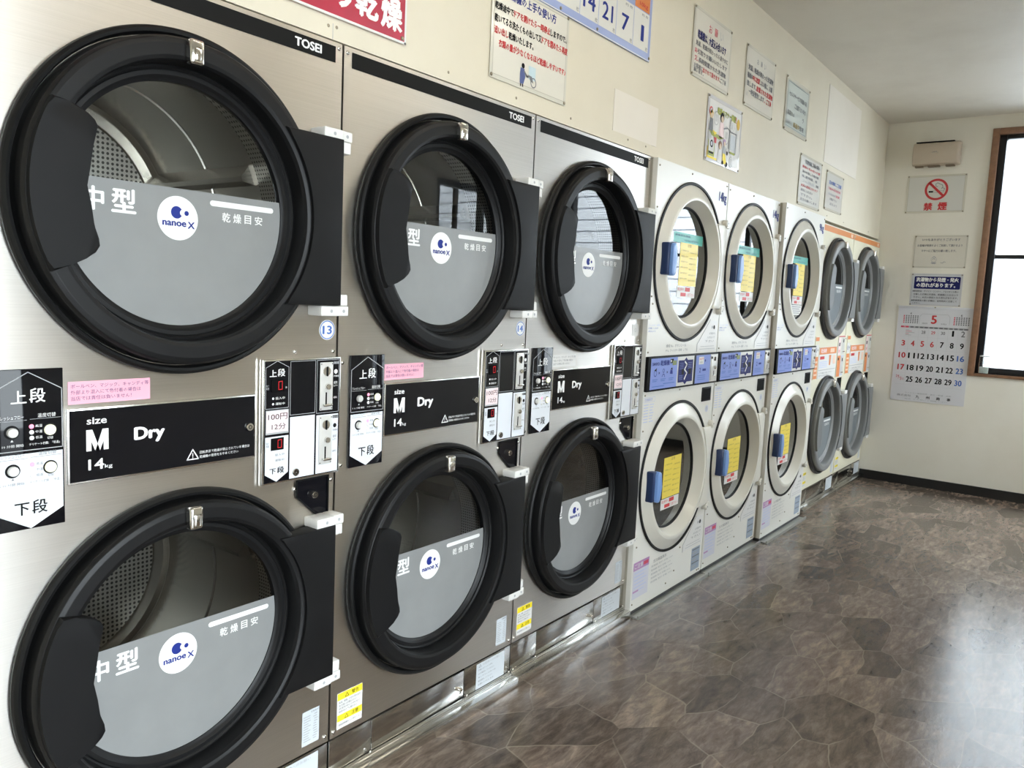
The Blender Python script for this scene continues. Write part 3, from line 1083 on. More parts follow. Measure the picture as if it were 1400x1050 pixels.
def steel_dryer(X, idx, number, label, ctrl_u, pinkm, price_txt=None):
    W = .80
    t = thing('tumble_dryer', label, 'dryer', (X, 0, 0))
    D = ((.388, 1.485), (.388, .555))
    steel_cabinet(t, W, STEEL, 1.9135, D)
    b = B()
    b.box(.028, .776, 1.8665, 1.9035, .0002, .0012, PRBLACK)
    b.fit('TOSEI', .657, 1.8755, .734, 1.8955, .0017, WHITE, .045)
    b.done('header_strip', t)
    for c in D:
        drum(t, c[0], c[1], .30, .60)
        steel_door(t, c[0], c[1], BLACK, RUBBER, PLATE, GREYFILM, PLATE)
    control_panel(t, ctrl_u)
    size_plate(t, -.009 if idx == 0 else 0.0)
    payment_panel(t)
    corner_bracket(t)
    if number:
        b = B()
        c = (.767, 1.231)
        b.lathe(c[0], c[1], [(.0245, .0002), (.0245, .0008), (.0005, .0008)], WHITE, 40)
        b.ring(c[0], c[1], .0205, .0228, .0012, BLUE, 40)
        b.fit(number, c[0] - .0145, c[1] - .0105, c[0] + .0145, c[1] + .0105, .0012, BLUE, .03)
        b.done('number_sticker', t)
    else:
        b = B()
        b.box(.728, .782, 1.198, 1.245, .0002, .001, PAPER)
        b.ring(.755, 1.2215, .006, .0075, .0014, LTGREY, 24)
        b.done('number_sticker', t, 'plain white square sticker with a small ring')
    b = B()
    d = -.008 if idx == 0 else 0
    b.box(.165 + d, .3155, 1.0945, 1.1375, .0002, .0008, pinkm)
    m = NAVY if pinkm is PINK else TXGREY
    m = mat('plum_print', (.10, .05, .16), .5) if pinkm is PINK else TXGREY
    for k, (s, x1) in enumerate((('ボールペン、マジック、キャンディ等', .312), ('外部より混入にて色付着の場合は', .296), ('当店では責任は負いません！', .277))):
        b.fit(s, .170 + d, 1.1245 - .0115 * k, x1, 1.1325 - .0115 * k, .0012, m, .005)
    b.done('notice_sticker', t)
    warning_label(t, .026, .115, .164, .265)
    spec_label(t, .712, .766, .166, .258)
    kick(t, W)
    for u, v in ((.671, 1.179), (.787, 1.178), (.785, .163), (.015, .163), (.786, 1.901), (.013, 1.899), (.676, .846), (.787, .853), (.018, 1.148), (.019, .885), (.016, 1.70)):
        screw(t, u, v)
    return t

steel_dryer(-.80, 0, '13', 'steel stacked dryer numbered 13, nearest to the camera', .029, PINK)
steel_dryer(0.0, 1, '14', 'steel stacked dryer numbered 14, between dryer 13 and the unnumbered steel one', .042, PINK)
steel_dryer(.80, 2, None, 'steel stacked dryer with a white notice sticker, beside the white dryers', .042, PAPER)

# ------------------------------------------------------------------ white enamel stacked dryers
WRING = [(.334, .0005), (.328, .004), (.312, .0125), (.297, .0205), (.285, .0265), (.275, .0285), (.2685, .027), (.265, .021), (.2425, -.022), (.2425, -.032), (.334, -.032)]
WGASK = [(.3345, .0005), (.344, .0005), (.3465, .0035), (.344, .007), (.3345, .0075)]

def glass_stickers(b, cu, cv, upper, small):
    w = -.0252
    cu -= .012
    if upper:
        b.rect(cu - .105, cu + .195, cv + .086, cv + .130, w - .0003, GREENP)
        b.fit('使用済み洗剤', cu - .095, cv + .112, cu + .06, cv + .122, w + .0003, BDNAVY)
        b.fit('入れないで下さい', cu + .00, cv + .094, cu + .15, cv + .104, w + .0003, BDNAVY)
    z = cv + (.088 if upper else .084)
    z0 = cv - (.100 if upper else .104)
    u0, u1 = cu - .034, cu + .148
    if not upper:
        u0, u1 = cu - .052, cu + .128
    b.rect(u0, u1, z0, z, w + .0002, YPAPER)
    rows = ('ご使用方法', '衣類を入れて', '扉を閉めて下さい', '硬貨を入れます', '温度を選びます', '開始ボタンを押す')
    OCH = mat('ochre_print', (.30, .21, .04), .5)
    h = z - z0
    b.fit('注意', (u0 + u1) / 2 - .02, z - .09 * h, (u0 + u1) / 2 + .02, z - .02 * h, w + .0006, OCH)
    for k, s in enumerate(rows):
        y = z - (.16 + .13 * k) * h
        b.fit(s, u0 + .012, y - .035 * h, (u0 + u1) / 2 - .006, y, w + .0006, OCH)
        b.fit(s, (u0 + u1) / 2 + .008, y - .07 * h, u1 - .014, y - .035 * h, w + .0006, OCH)
    r0 = z0 - .052
    b.rect(u0 - .008, u1 - .004, r0, z0 - .003, w + .0002, PAPER)
    b.fit('乾燥中', u0, r0 + .030, u0 + .06, r0 + .044, w + .0006, RED)
    b.rect(u0 + .075, u0 + .125, r0 + .028, r0 + .046, w + .0006, RED)
    b.rect(u0 + .03, u0 + .085, r0 + .006, r0 + .022, w + .0006, RED)
    b.fit('注意下さい', u0 + .095, r0 + .007, u1 - .012, r0 + .021, w + .0006, RED)
    if upper and small:
        b.rect(u0 - .012, u1 - .002, r0 - .062, r0 - .004, w + .0002, PAPER)
        for k in range(4):
            b.rect(u0, u1 - .02 - .02 * (k % 2), r0 - .016 - .012 * k, r0 - .012 - .012 * k, w + .0005, TXGREY)

def white_door(parent, cu, cv, upper, small):
    b = B()
    b.lathe(cu, cv, WRING, ENAMEL_DOOR, 112, closed=True)
    # raised hinge plate running to the right-hand edge
    pts = arc(cu, cv, .318, 38, -38, 14) + [(cu + .352, cv - .196), (cu + .366, cv - .17), (cu + .366, cv + .17), (cu + .352, cv + .196)]
    b.poly(pts[::-1], .0005, .016, ENAMEL_DOOR, .005)
    d = b.done('door', parent)
    b = B()
    b.lathe(cu, cv, WGASK, RUBBER, 112, closed=True)
    b.done('gasket', d)
    b = B()
    b.lathe(cu, cv, [(.2423, -.023), (.240, -.019), (.236, -.020), (.233, -.024), (.232, -.031), (.2423, -.032)], RUBBER, 96, closed=True)
    b.done('seal', d)
    b = B()
    b.disc(cu, cv, .235, -.026, GLASS_DARK, 80)
    b.done('glass', d)
    b = B()
    glass_stickers(b, cu, cv, upper, small)
    b.done('instruction_sticker', d)
    b = B()
    b.box(cu - .306, cu - .272, cv - .064, cv + .068, .012, .046, HNAVY, .006)
    b.done('handle_base', d)
    b = B()
    pts = arc(cu - .268, cv + .048, .019, 175, 5, 8) + [(cu - .245, cv)] + arc(cu - .268, cv - .048, .019, -5, -175, 8)
    b.poly(pts[::-1], .036, .060, HBLUE, .007)
    b.done('handle', d)
    for s in (1, -1):
        b = B()
        b.knob(cu + .350, cv + s * .206, .0165, .0006, .024, ENAMEL_DOOR, 24)
        b.disc(cu + .350, cv + s * .206, .004, .0245, TXGREY, 12)
        b.box(cu + .344, cu + .382, cv + s * .206 - (.022 if s > 0 else -.008), cv + s * .206 - (.008 if s > 0 else -.022), .0006, .020, ENAMEL_DOOR, .003)
        b.done('hinge', d)
    return d

def pictogram(b, u, v, w, m, kind):
    if kind == 0:      # clothes going into a drum
        b.ring(u, v, .011, .014, w, m, 24)
        b.flat([(u - .012, v + .012), (u + .010, v + .022), (u + .008, v + .008)], w + .0003, PRBLACK)
    elif kind == 1:    # hand with a coin
        b.ring(u, v + .008, .006, .009, w, m, 20)
        b.path([(u - .012, v - .016), (u - .004, v - .006), (u + .008, v - .008), (u + .012, v - .018)], w, .0035, m)
    else:              # finished laundry
        b.flat([(u - .014, v - .008), (u + .013, v - .010), (u + .010, v + .006), (u - .010, v + .010)], w, m)
        b.flat([(u - .010, v + .011), (u + .012, v + .008), (u + .004, v + .020)], w, PRBLACK)

def blue_panel(parent, W, first):
    v0, v1 = .9665, 1.1125
    b = B()
    b.box(.004, W - .004, v0, v1, .0005, .014, PRBLACK, .002)
    w = .0146
    g = .012
    uL, uM, uR = .028, .462, W - .014
    b.rect(uL, uM - .010, v0 + .008, v1 - .008, w, SILVER)
    b.rect(uL, uL + .25, v0 + .008, v1 - .008, w + .0004, PERI)
    b.rect(uM + .010, uR - .088, v0 + .008, v1 - .008, w + .0004, PERI)
    b.rect(uR - .086, uR, v0 + .008, v1 - .008, w + .0004, SILVER)
    w2 = w + .0009
    b.fit('SANYO', uL + .012, 1.0745, uL + .075, 1.0875, w2, BDNAVY, .04)
    b.fit('乾燥機', uL + .085, 1.0715, uL + .170, 1.0955, w2, NAVY, .03)
    b.rect(uL + .178, uL + .21, 1.080, 1.098, w2, PRBLACK)
    b.rect(uL + .200, uL + .24, 1.070, 1.090, w2 + .0003, mat('olive_print', (.22, .27, .10), .5))
    b.rect(uL + .182, uL + .19, 1.084, 1.094, w2 + .0005, WHITE)
    for k in range(3):
        pictogram(b, uL + .042 + .076 * k, 1.042, w2, NAVY, k)
        b.rect(uL + .018 + .076 * k, uL + .066 + .076 * k, 1.0135, 1.0165, w2, BLUE)
        b.rect(uL + .018 + .076 * k, uL + .058 + .076 * k, 1.0065, 1.0095, w2, BLUE)
        if k < 2:
            b.flat([(uL + .073 + .076 * k, 1.036), (uL + .084 + .076 * k, 1.042), (uL + .073 + .076 * k, 1.048)], w2, BDNAVY)
    b.rect(uL + .016, uL + .13, .9845, .9875, w2, BLUE)
    b.rect(uL + .12, uL + .23, .993, .9965, w2, BLUE)
    # navy map with a white zig-zag arrow between two arrow heads
    m0, m1 = uL + .262, uM - .022
    c = (m0 + m1) / 2
    b.rect(m0, m1, .990, 1.088, w2, BDNAVY)
    b.flat([(c - .018, 1.088), (c + .018, 1.088), (c, 1.100)], w2, BDNAVY)
    b.flat([(c - .018, .990), (c + .018, .990), (c, .978)], w2, BDNAVY)
    b.path([(c - .010, 1.080), (c + .010, 1.068), (c - .012, 1.046), (c + .014, 1.030), (c - .008, 1.004)], w2 + .0004, .008, WHITE)
    b.rect(m0 + .035, m0 + .058, 1.024, 1.050, w2 + .0004, PRBLACK)
    b.rect(m1 - .045, m1 - .018, 1.024, 1.050, w2 + .0004, PRBLACK)
    for k in range(4):
        b.rect(m0 + .010, m0 + .050, 1.074 - .008 * k, 1.0755 - .008 * k, w2 + .0004, PERI)
        b.rect(m1 - .054, m1 - .012, 1.074 - .008 * k, 1.0755 - .008 * k, w2 + .0004, PERI)
        b.rect(m0 + .010, m0 + .046, 1.002 + .006 * k, 1.0035 + .006 * k, w2 + .0004, PERI)
    # price field
    s0 = uM + .022
    b.rect(s0 + .020, s0 + .075, 1.062, 1.0965, w2, PAPER)
    b.fit('100円', s0 + .024, 1.081, s0 + .071, 1.092, w2 + .0004, RED)
    b.fit('10分', s0 + .030, 1.066, s0 + .065, 1.077, w2 + .0004, TXGREY)
    b.disc(s0 + .092, 1.078, .006, w2, NAVY, 16)
    b.fit('2', s0 + .030, 1.024, s0 + .046, 1.046, w2, NAVY, .02)
    b.rect(s0 + .066, s0 + .104, 1.030, 1.040, w2, NAVY)
    for k in range(3):
        b.rect(s0 + .012, s0 + .10, 1.008 - .009 * k, 1.011 - .009 * k, w2, BLUE)
    p = b.done('operating_panel', parent)
    b = B()
    q = uR - .045
    b.box(uR - .078, uR - .008, v0 + .014, v1 - .014, w + .0005, w + .003, SILVER, .001)
    b.knob(q, 1.083, .010, w + .003, w + .007, CHROME)
    b.box(q - .0015, q + .0015, 1.073, 1.093, w + .0072, w + .009, PRBLACK)
    b.knob(q + .004, 1.041, .008, w + .003, w + .012, CHROME)
    b.box(q - .014, q + .014, 1.000, 1.006, w + .003, w + .012, CHROME, .001)
    b.box(q - .003, q + .003, 1.006, 1.026, w + .003, w + .0036, VOID)
    b.box(uR - .083, uR - .066, 1.083, 1.094, w + .003, w + .0036, PRBLACK)
    b.done('coin_slot', p)
    return p

def white_dryer(X, W, proud, label, weight, extra):
    t = thing('stacked_dryer', label, 'dryer', (X, -proud, 0))
    top, bot = 1.912, .022
    D = ((.360, 1.515), (.360, .560))
    b = B()
    b.plate_holes(.003, W - .003, bot, top, 0.0, [(c[0], c[1], .28) for c in D], ENAMEL)
    e = .003
    for x in (e, W - e):
        b.add([(x, bot, 0), (x, top, 0), (x, top, -.022), (x, bot, -.022)], [(0, 1, 2, 3)], ENAMEL)
        b.add([(x, bot, -.022), (x, top, -.022), (x, top, -.75), (x, bot, -.75)], [(0, 1, 2, 3)], ENSIDE)
    b.add([(e, top, 0), (W - e, top, 0), (W - e, top, -.75), (e, top, -.75)], [(0, 1, 2, 3)], ENAMEL)
    b.add([(e, bot, 0), (W - e, bot, 0), (W - e, bot, -.75), (e, bot, -.75)], [(0, 1, 2, 3)], ENAMEL)
    b.rect(e, W - e, bot, top, -.75, ENSIDE)
    b.done('cabinet', t)
    for i, c in enumerate(D):
        drum(t, c[0], c[1], .27, .50, False)
        white_door(t, c[0], c[1], i == 0, extra)
    blue_panel(t, W, True)
    b = B()
    b.fit(weight, .632, 1.805, .722, 1.862, .0006, NAVY, .045)
    b.done('weight_lettering', t)
    b = B()
    b.box(.595, .700, .880, .948, .0003, .003, PRBLACK, .001)
    b.rect(.603, .692, .887, .941, .0034, VOID)
    b.done('vent_cover', t)
    # instruction corners with a slanted edge, small lettering, labels
    for v, nm in ((1.120, 1.262), (.168, .312)):
        b = B()
        pts = [(.505, v), (W - .018, v), (W - .018, nm), (.640, nm), (.505, v + .035)]
        b.poly(pts, .0003, .0008, PAPER)
        b.path([(.500, v), (.500, v + .033), (.635, nm + .006)], .0012, .003, TXGREY)
        b.disc(.685, nm - .030, .010, .0012, PRBLACK, 20)
        b.rect(.655, .67, nm - .036, nm - .024, .0012, LTGREY)
        for k, s in enumerate(('お子様を中に', '入れないで', '下さい')):
            b.fit(s, .632 - .022 * k, nm - .065 - .018 * k, .705 - .006 * k, nm - .054 - .018 * k, .0012, TXGREY)
        b.rect(.54, W - .04, v + .022, v + .024, .0012, LTGREY)
        b.rect(.53, W - .03, v + .010, v + .012, .0012, LTGREY)
        b.done('safety_label', t)
    b = B()
    b.fit('機械 No.  ボタンシール', .185, 1.146, .385, 1.160, .0006, TXGREY)
    b.fit('FUL  フィルター清掃  してね', .185, 1.127, .405, 1.139, .0006, TXGREY)
    b.fit('フィルター掃除', .012, 1.238, .115, 1.246, .0006, PERI_L)
    b.fit('お願いします', .012, 1.226, .10, 1.233, .0006, BLUE)
    b.fit('店主より', .012, 1.214, .075, 1.221, .0006, BLUE)
    b.done('front_lettering', t)
    b = B()
    b.box(.006, .118, .825, .943, .0003, .0007, ENAMEL)
    b.fit('仕様表示', .018, .925, .09, .937, .0011, PERI)
    b.outline([(.010, .921), (.112, .921), (.112, .940), (.010, .940)], .0011, .0012, PERI_L)
    for k in range(7):
        b.rect(.014, .055, .908 - .012 * k, .911 - .012 * k, .0011, PERI_L)
        b.rect(.066, .104 - .006 * (k % 3), .908 - .012 * k, .911 - .012 * k, .0011, PERI_L)
    b.done('rating_label', t)
    b = B()
    b.ring(.665, .842, .012, .0155, .0006, PERI_L, 24)
    b.fit('15' if weight == '14kg' else '9', .656, .834, .674, .850, .001, BLUE)
    b.done('number_sticker', t)
    b = B()
    b.box(.016, .158, .070, .232, .0003, .0007, mat('lilac_paper', (.66, .66, .74), .45))
    b.rect(.016, .158, .196, .232, .0011, PURPLE)
    b.fit('ご注意', .024, .204, .10, .226, .0015, PAPER, .02)
    b.rect(.106, .15, .206, .222, .0015, PINKRED)
    for k in range(6):
        b.rect(.028, .14 - .02 * (k % 2), .182 - .016 * k, .185 - .016 * k, .0011, PERI_L)
    b.rect(.02, .07, .098, .106, .0013, PURPLE)
    b.done('notice_label', t)
    b = B()
    b.fit('ガス用品表示', .20, .190, .33, .205, .0006, TXGREY)
    for k in range(5):
        b.fit('乾燥機 型式 定格 100V', .185, .172 - .018 * k, .40 - .02 * (k % 2), .181 - .018 * k, .0006, LTGREY)
    b.done('gas_lettering', t)
    b = B()
    b.box(.612, .708, .045, .158, .0003, .0008, mat('dull_blue_paper', (.33, .40, .50), .5))
    for k in range(6):
        b.rect(.62, .70 - .03 * (k % 2), .146 - .017 * k, .152 - .017 * k, .0012, LTGREY if k % 2 else TXGREY)
    b.done('inspection_label', t)
    # folded foot along the floor
    b = B()
    b.box(.004, W - .004, .004, .0215, -.05, -.002, mat('shadow_gap', (.05, .05, .05), .7))
    b.poly([(.004, 0), (W - .004, 0), (W - .004, .006), (.004, .006)], -.05, .044, FOOT)
    b.box(.004, W - .004, .0063, .016, .036, .044, FOOT, .001)
    b.done('foot_rail', t)
    for u, v in ((.02, 1.885), (.33, 1.895), (W - .02, 1.895), (.02, 1.72), (.02, 1.36), (.035, 1.33), (.02, 1.13), (.02, .95), (.02, .80), (.35, .955), (.02, .34), (.03, .30), (.42, .10), (.34, .06), (.02, .05), (W - .05, .035), (W - .03, .035), (.47, .20)):
        screw(t, u, v, 0, .0042, PINM)
    return t

white_dryer(1.605, .737, .027, 'white stacked dryer marked 14kg, touching the last steel dryer', '14kg', False)
white_dryer(2.345, .737, .027, 'white stacked dryer marked 14kg, in the middle of the three white ones', '14kg', False)
white_dryer(3.088, .742, .058, 'white stacked dryer marked 9kg, standing slightly forward of the others', '9kg', True)

# ------------------------------------------------------------------ cream stacked dryers with grey doors
def sheet_panel(b, u0, u1, v0, v1, w):
    b.rect(u0, u1, v0, v1, w, PAPER)

def cream_dryer(X, label):
    W = .783
    t = thing('coin_dryer', label, 'dryer', (X, -.015, 0))
    D = ((.388, 1.483), (.388, .553))
    steel_cabinet(t, W, CREAM, 1.892, D, .147)
    b = B()
    b.box(.010, W - .006, 1.848, 1.884, .0002, .001, ORANGE2)
    b.rect(W - .090, W - .040, 1.854, 1.878, .0014, mat('pale_orange_print', srgb(240, 205, 180), .5))
    b.done('header_strip', t)
    for c in D:
        drum(t, c[0], c[1], .30, .55, False)
        d = steel_door(t, c[0], c[1], GRRING, GRDARK, GRPLATE, DGREYFILM, GRPLATE)
    b = B()
    b.box(.345, .40, 1.535, 1.59, -.0095, -.0085, mat('lime_sticker', srgb(200, 205, 90), .5))
    b.rect(.352, .393, 1.562, 1.572, -.008, TXGREY)
    b.done('glass_sticker', t)
    b = B()
    b.box(.055, .145, .880, 1.165, .0002, .003, CREAM)
    b.rect(.06, .142, .885, 1.030, .0035, ORANGE)
    b.rect(.06, .142, 1.035, 1.11, .0035, PAPER)
    b.rect(.062, .14, 1.135, 1.16, .0035, ORANGE)
    for k in range(4):
        b.rect(.072, .13, .905 + .028 * k, .918 + .028 * k, .0039, mat('pale_orange_print', srgb(240, 205, 180), .5))
    b.fit('温度', .068, 1.06, .10, 1.09, .0039, NAVY)
    b.disc(.122, 1.075, .008, .0039, TXGREY, 16)
    b.done('control_panel', t)
    b = B()
    b.box(.165, .575, .880, 1.092, .0002, .003, PAPER)
    b.rect(.168, .572, 1.043, 1.089, .0035, ORANGE)
    b.fit('乾燥機', .20, 1.052, .33, 1.082, .0039, PALEPINK, .02)
    b.rect(.42, .52, 1.052, 1.08, .0039, mat('pale_orange_print', srgb(240, 205, 180), .5))
    b.flat([(.40, 1.035), (.45, 1.035), (.44, .965), (.41, .965)], .0035, ORANGE)
    b.rect(.19, .29, 1.01, 1.03, .0035, RED)
    for k in range(4):
        b.rect(.18, .37, .99 - .012 * k, .994 - .012 * k, .0035, PERI_L)
    b.rect(.50, .56, .97, 1.03, .0035, mat('pale_orange_print', srgb(240, 205, 180), .5))
    b.rect(.17, .57, .935, .939, .0035, LTGREY)
    for k, s in enumerate(('ドアは確実に閉めて下さい', '途中で止めないで下さい')):
        b.fit(s, .19, .912 - .017 * k, .50 - .06 * k, .922 - .017 * k, .0035, TXGREY)
    b.done('instruction_panel', t)
    b = B()
    b.box(.605, .775, .868, 1.165, .0002, .004, mat('pale_cream_panel', (.74, .72, .66), .35))
    b.rect(.610, .690, .872, 1.022, .0045, ORANGE)
    b.rect(.610, .665, 1.03, 1.15, .0045, PALEPINK)
    b.rect(.612, .77, 1.155, 1.162, .0045, RED)
    b.rect(.70, .77, .88, 1.02, .0045, PERI_L)
    for k, (v0, v1) in enumerate(((1.035, 1.150), (.885, 1.015))):
        b.rect(.705, .765, v0, v1, .005, SILVER)
        b.box(.73, .736, v1 - .035, v1 - .012, .005, .008, PRBLACK)
        b.box(.715, .755, v0 + .012, v0 + .018, .005, .012, CHROME)
    b.rect(.622, .65, .99, 1.008, .005, PRBLACK)
    b.rect(.622, .65, 1.09, 1.115, .005, PRBLACK)
    b.fit('200円', .616, 1.045, .66, 1.065, .005, RED)
    b.done('payment_panel', t)
    b = B()
    b.poly([(.665, .862), (.665, .845), (.732, .775), (.765, .775), (.765, .862)], .0003, .004, VOID)
    b.done('corner_bracket', t)
    warning_label(t, .03, .108, .165, .262)
    spec_label(t, .70, .75, .165, .258)
    b = B()
    b.rect(.66, .69, 1.215, 1.235, .0006, BLUE)
    b.done('number_sticker', t)
    kick(t, W)
    for u, v in ((.018, 1.87), (W - .015, 1.12), (.016, 1.14)):
        screw(t, u, v)
    return t

cream_dryer(3.93, 'cream stacked dryer with grey doors, beside the 9kg white dryer')
cream_dryer(4.716, 'cream stacked dryer with grey doors, last in the row against the end wall')

# ------------------------------------------------------------------ signs on the long wall
def pins(o, pts, w=.004):
    for u, v in pts:
        b = B()
        b.dome(u, v, .0055, w, .004, PINM, 12)
        b.done('pin', o)

def sheet(name, label, u0, u1, v0, v1, base, draw, border=.012, cat='notice', far=False, edge=None, lift=.0012, pin=True, bow=0.0):
    """laminated sheet hung flat on a wall; a clear margin round the paper, pins in its corners"""
    b = B()
    b.box(u0, u1, v0, v1, lift, lift + .0012, edge or LAMIN)
    b.rect(u0 + border, u1 - border, v0 + border, v1 - border, lift + .0016, base)
    b.outline([(u0 + border, v0 + border), (u1 - border, v0 + border), (u1 - border, v1 - border), (u0 + border, v1 - border)], lift + .0019, .0014, mat('margin_line', (.40, .37, .30), .5))  # grey border line round the paper
    draw(b, lift + .0024)
    o = b.done(name)
    tag(o, label, cat)
    if far:
        o.location = (FARX, 0, 0)
        o.rotation_euler = (0, 0, -PI / 2)
    if pin:
        d = .008
        pins(o, ((u0 + d, v0 + d), (u1 - d, v0 + d), (u0 + d, v1 - d), (u1 - d, v1 - d)), lift + .0014)
    return o

def d_poster(b, w):
    b.line([('乾燥機の上手な使い方', NAVY)], .612, .884, 2.214, 2.243, w, .01)
    b.line([('乾燥途中で', PRBLACK), ('ドアを開けたら一時停止', RED), ('しますので、', PRBLACK)], .566, .948, 2.171, 2.193, w)
    b.line([('乾いてるお洗たくもの出して又', PRBLACK), ('ドアを閉めたら再度', RED)], .566, .957, 2.135, 2.158, w)
    b.line([('追い出し', RED), ('乾燥いたします。', PRBLACK)], .566, .765, 2.102, 2.124, w)
    b.line([('衣類の量が少なくなるほど乾燥しやすいです♪', RED)], .589, .951, 2.068, 2.090, w)
    # a figure in blue loading a round drum
    b.rect(.745, .782, 2.012, 2.052, w, mat('pale_sky_print', (.55, .68, .72), .5))
    b.disc(.715, 2.044, .008, w + .0003, PRBLACK, 16)
    b.flat([(.703, 2.037), (.722, 2.036), (.728, 2.012), (.719, 1.990), (.701, 1.990), (.700, 2.02)], w + .0003, mat('slate_blue_print', (.08, .11, .28), .5))
    b.path([(.722, 2.028), (.738, 2.017), (.748, 2.020)], w + .0004, .006, TXGREY)
    b.ring(.772, 2.005, .012, .0155, w + .0005, TXGREY, 24)
    b.flat([(.742, 2.024), (.762, 2.022), (.772, 2.004), (.758, 2.006)], w + .0006, TXGREY)
    b.path([(.706, 1.990), (.706, 1.984)], w, .005, PRBLACK)
    b.path([(.716, 1.990), (.717, 1.984)], w, .005, PRBLACK)

sheet('usage_poster', 'laminated poster with red and black Japanese lines above dryer 14', .553, .960, 1.975, 2.262, NOTICE, d_poster, cat='poster')

b = B()
b.box(-1.10, .2005, 1.970, 2.26, .0012, .005, BANNER, .001)
b.outline([(-1.10, 1.970), (.2005, 1.970), (.2005, 2.26), (-1.10, 2.26)], .0054, .006, PAPER)
b.fit('乾', .028, 1.993, .106, 2.072, .0056, WHITE, .05)
b.fit('燥', .113, 1.989, .189, 2.070, .0056, WHITE, .05)
b.fit('り', -.030, 1.995, .020, 2.072, .0056, WHITE, .06)
b.fit('か', -.125, 1.999, -.055, 2.072, .0056, WHITE, .06)
b.fit('っ', -.20, 1.999, -.145, 2.052, .0056, WHITE, .06)
o = b.done('banner')
tag(o, 'red banner with fat white Japanese lettering above dryer 13', 'banner')
pins(o, ((.190, 1.980),), .005)

def d_board(b, w):
    pass
b = B()
u0, u1, v0, v1 = .745, 1.5225, 2.2585, 2.72
b.box(u0, u1, v0, v1, .0012, .006, BOARDB, .0015)
b.outline([(u0 + .002, v0 + .002), (u1 - .002, v0 + .002), (u1 - .002, v1 - .002), (u0 + .002, v1 - .002)], .0064, .003, PAPER)
cols = [1.0125, 1.1325, 1.2545, 1.3815, 1.5035]
for k in range(4):
    b.rect(cols[k] + .0015, cols[k + 1] - .0015, v0 + .028, 2.425, .0064, BOARDW)
b.rect(.77, cols[0] - .0015, v0 + .028, 2.425, .0064, BOARDW)
for s, x0, x1 in (('14', 1.030, 1.110), ('21', 1.156, 1.230), ('7', 1.292, 1.346), ('1', 1.440, 1.464)):
    b.fit(s, x0, 2.318, x1, 2.376, .0068, NAVY, .02)
for k in range(5):
    b.fit('枚', cols[k] - .022, 2.290, cols[k] - .006, 2.305, .0068, TXGREY)
b.rect(1.385, 1.500, 2.428, 2.56, .0066, ORANGE)
b.fit('10㎏', 1.42, 2.436, 1.485, 2.456, .007, RED, .02)
for k in range(4):
    b.fit('約 枚', cols[k] + .06, 2.408, cols[k + 1] - .012, 2.418, .0068, TXGREY)
o = b.done('price_board')
tag(o, 'white and blue board with the numbers 14, 21, 7 and 1', 'sign')
for u in (1.13, 1.515, .9):
    pins(o, ((u, v0 + .012),), .006)

def d_n1(b, w):
    u0 = 1.904
    for k, (s, m) in enumerate((('お', PALEPINK), ('願', PINKRED), ('い', LAMIN))):
        b.fit(s, 2.055 + .062 * k, 2.525 - .004, 2.09 + .062 * k, 2.555, w, PINKRED if k != 2 else LTGREY, 0)
    b.line([('乾燥機は、大変込み合います', BDNAVY)], 1.945, 2.255, 2.468, 2.505, w, .03)
    b.line([('洗濯、乾燥が終わったら速やかに', TXGREY)], 1.93, 2.285, 2.437, 2.459, w, .01)
    b.line([('お', PINKRED), ('引取りお願いいたします', TXGREY)], 1.925, 2.28, 2.405, 2.427, w, .01)
    b.line([('又、', PINKRED), ('長時間置かれた洗濯物', TXGREY)], 1.925, 2.27, 2.373, 2.395, w, .01)
    b.line([('お客様に', TXGREY), ('出させて頂きます。', RED), ('ご了承', TXGREY)], 1.925, 2.28, 2.343, 2.365, w, .01)
    b.line([('願います。', TXGREY)], 1.925, 2.03, 2.328, 2.345, w, .01)
sheet('wall_notice', 'cream laminated notice with a bold navy line, highest and nearest of the high notices', 1.904, 2.314, 2.308, 2.596, NOTICE, d_n1)

def d_n2(b, w):
    for k, s in enumerate('お願い'):
        b.fit(s, 2.645 + .05 * k, 2.535, 2.67 + .05 * k, 2.56, w, TXGREY)
    b.line([('洗濯、乾燥が終わった洗濯物', TXGREY)], 2.535, 2.89, 2.485, 2.512, w, .03)
    b.line([('機械の', TXGREY), ('中に放置', RED), ('しない様に、お願', TXGREY)], 2.53, 2.885, 2.447, 2.474, w, .03)
    b.line([('致します。', TXGREY), ('放置された洗濯物', RED)], 2.53, 2.895, 2.409, 2.436, w, .03)
    b.line([('一時保管致します', TXGREY), ('。ご了承', RED)], 2.56, 2.885, 2.375, 2.402, w, .03)
    b.fit('店', 2.53, 2.362, 2.55, 2.38, w, LTGREY)
sheet('wall_notice', 'cream laminated notice with black and red lines, middle of the three high notices', 2.508, 2.912, 2.314, 2.601, NOTICE, d_n2)

def d_n3(b, w):
    for k, (s, x0, x1, m) in enumerate((('セルフサービス店舗の為', 3.15, 3.46, TXGREY), ('ご注意下さいませ', 3.25, 3.45, TXGREY), ('防犯カメ', 3.145, 3.26, TXGREY), ('作動中です', 3.13, 3.24, LTGREY))):
        b.line([(s, m)], x0, x1, 2.498 - .05 * k, 2.525 - .05 * k, w, .01)
    b.line([('ラ', TXGREY)], 3.40, 3.43, 2.398, 2.425, w)
    b.line([('録画中', mat('ochre_print', (.30, .21, .04), .5)), ('監視', TXGREY)], 3.25, 3.44, 2.348, 2.375, w)
    b.outline([(3.128, 2.338), (3.478, 2.338), (3.478, 2.572), (3.128, 2.572)], w, .004, mat('teal_grey_print', (.25, .30, .29), .5))
sheet('wall_notice', 'pale blue-green laminated notice with a dark frame line, highest on the far side', 3.100, 3.506, 2.312, 2.599, NOTICE_BL, d_n3, border=.02)

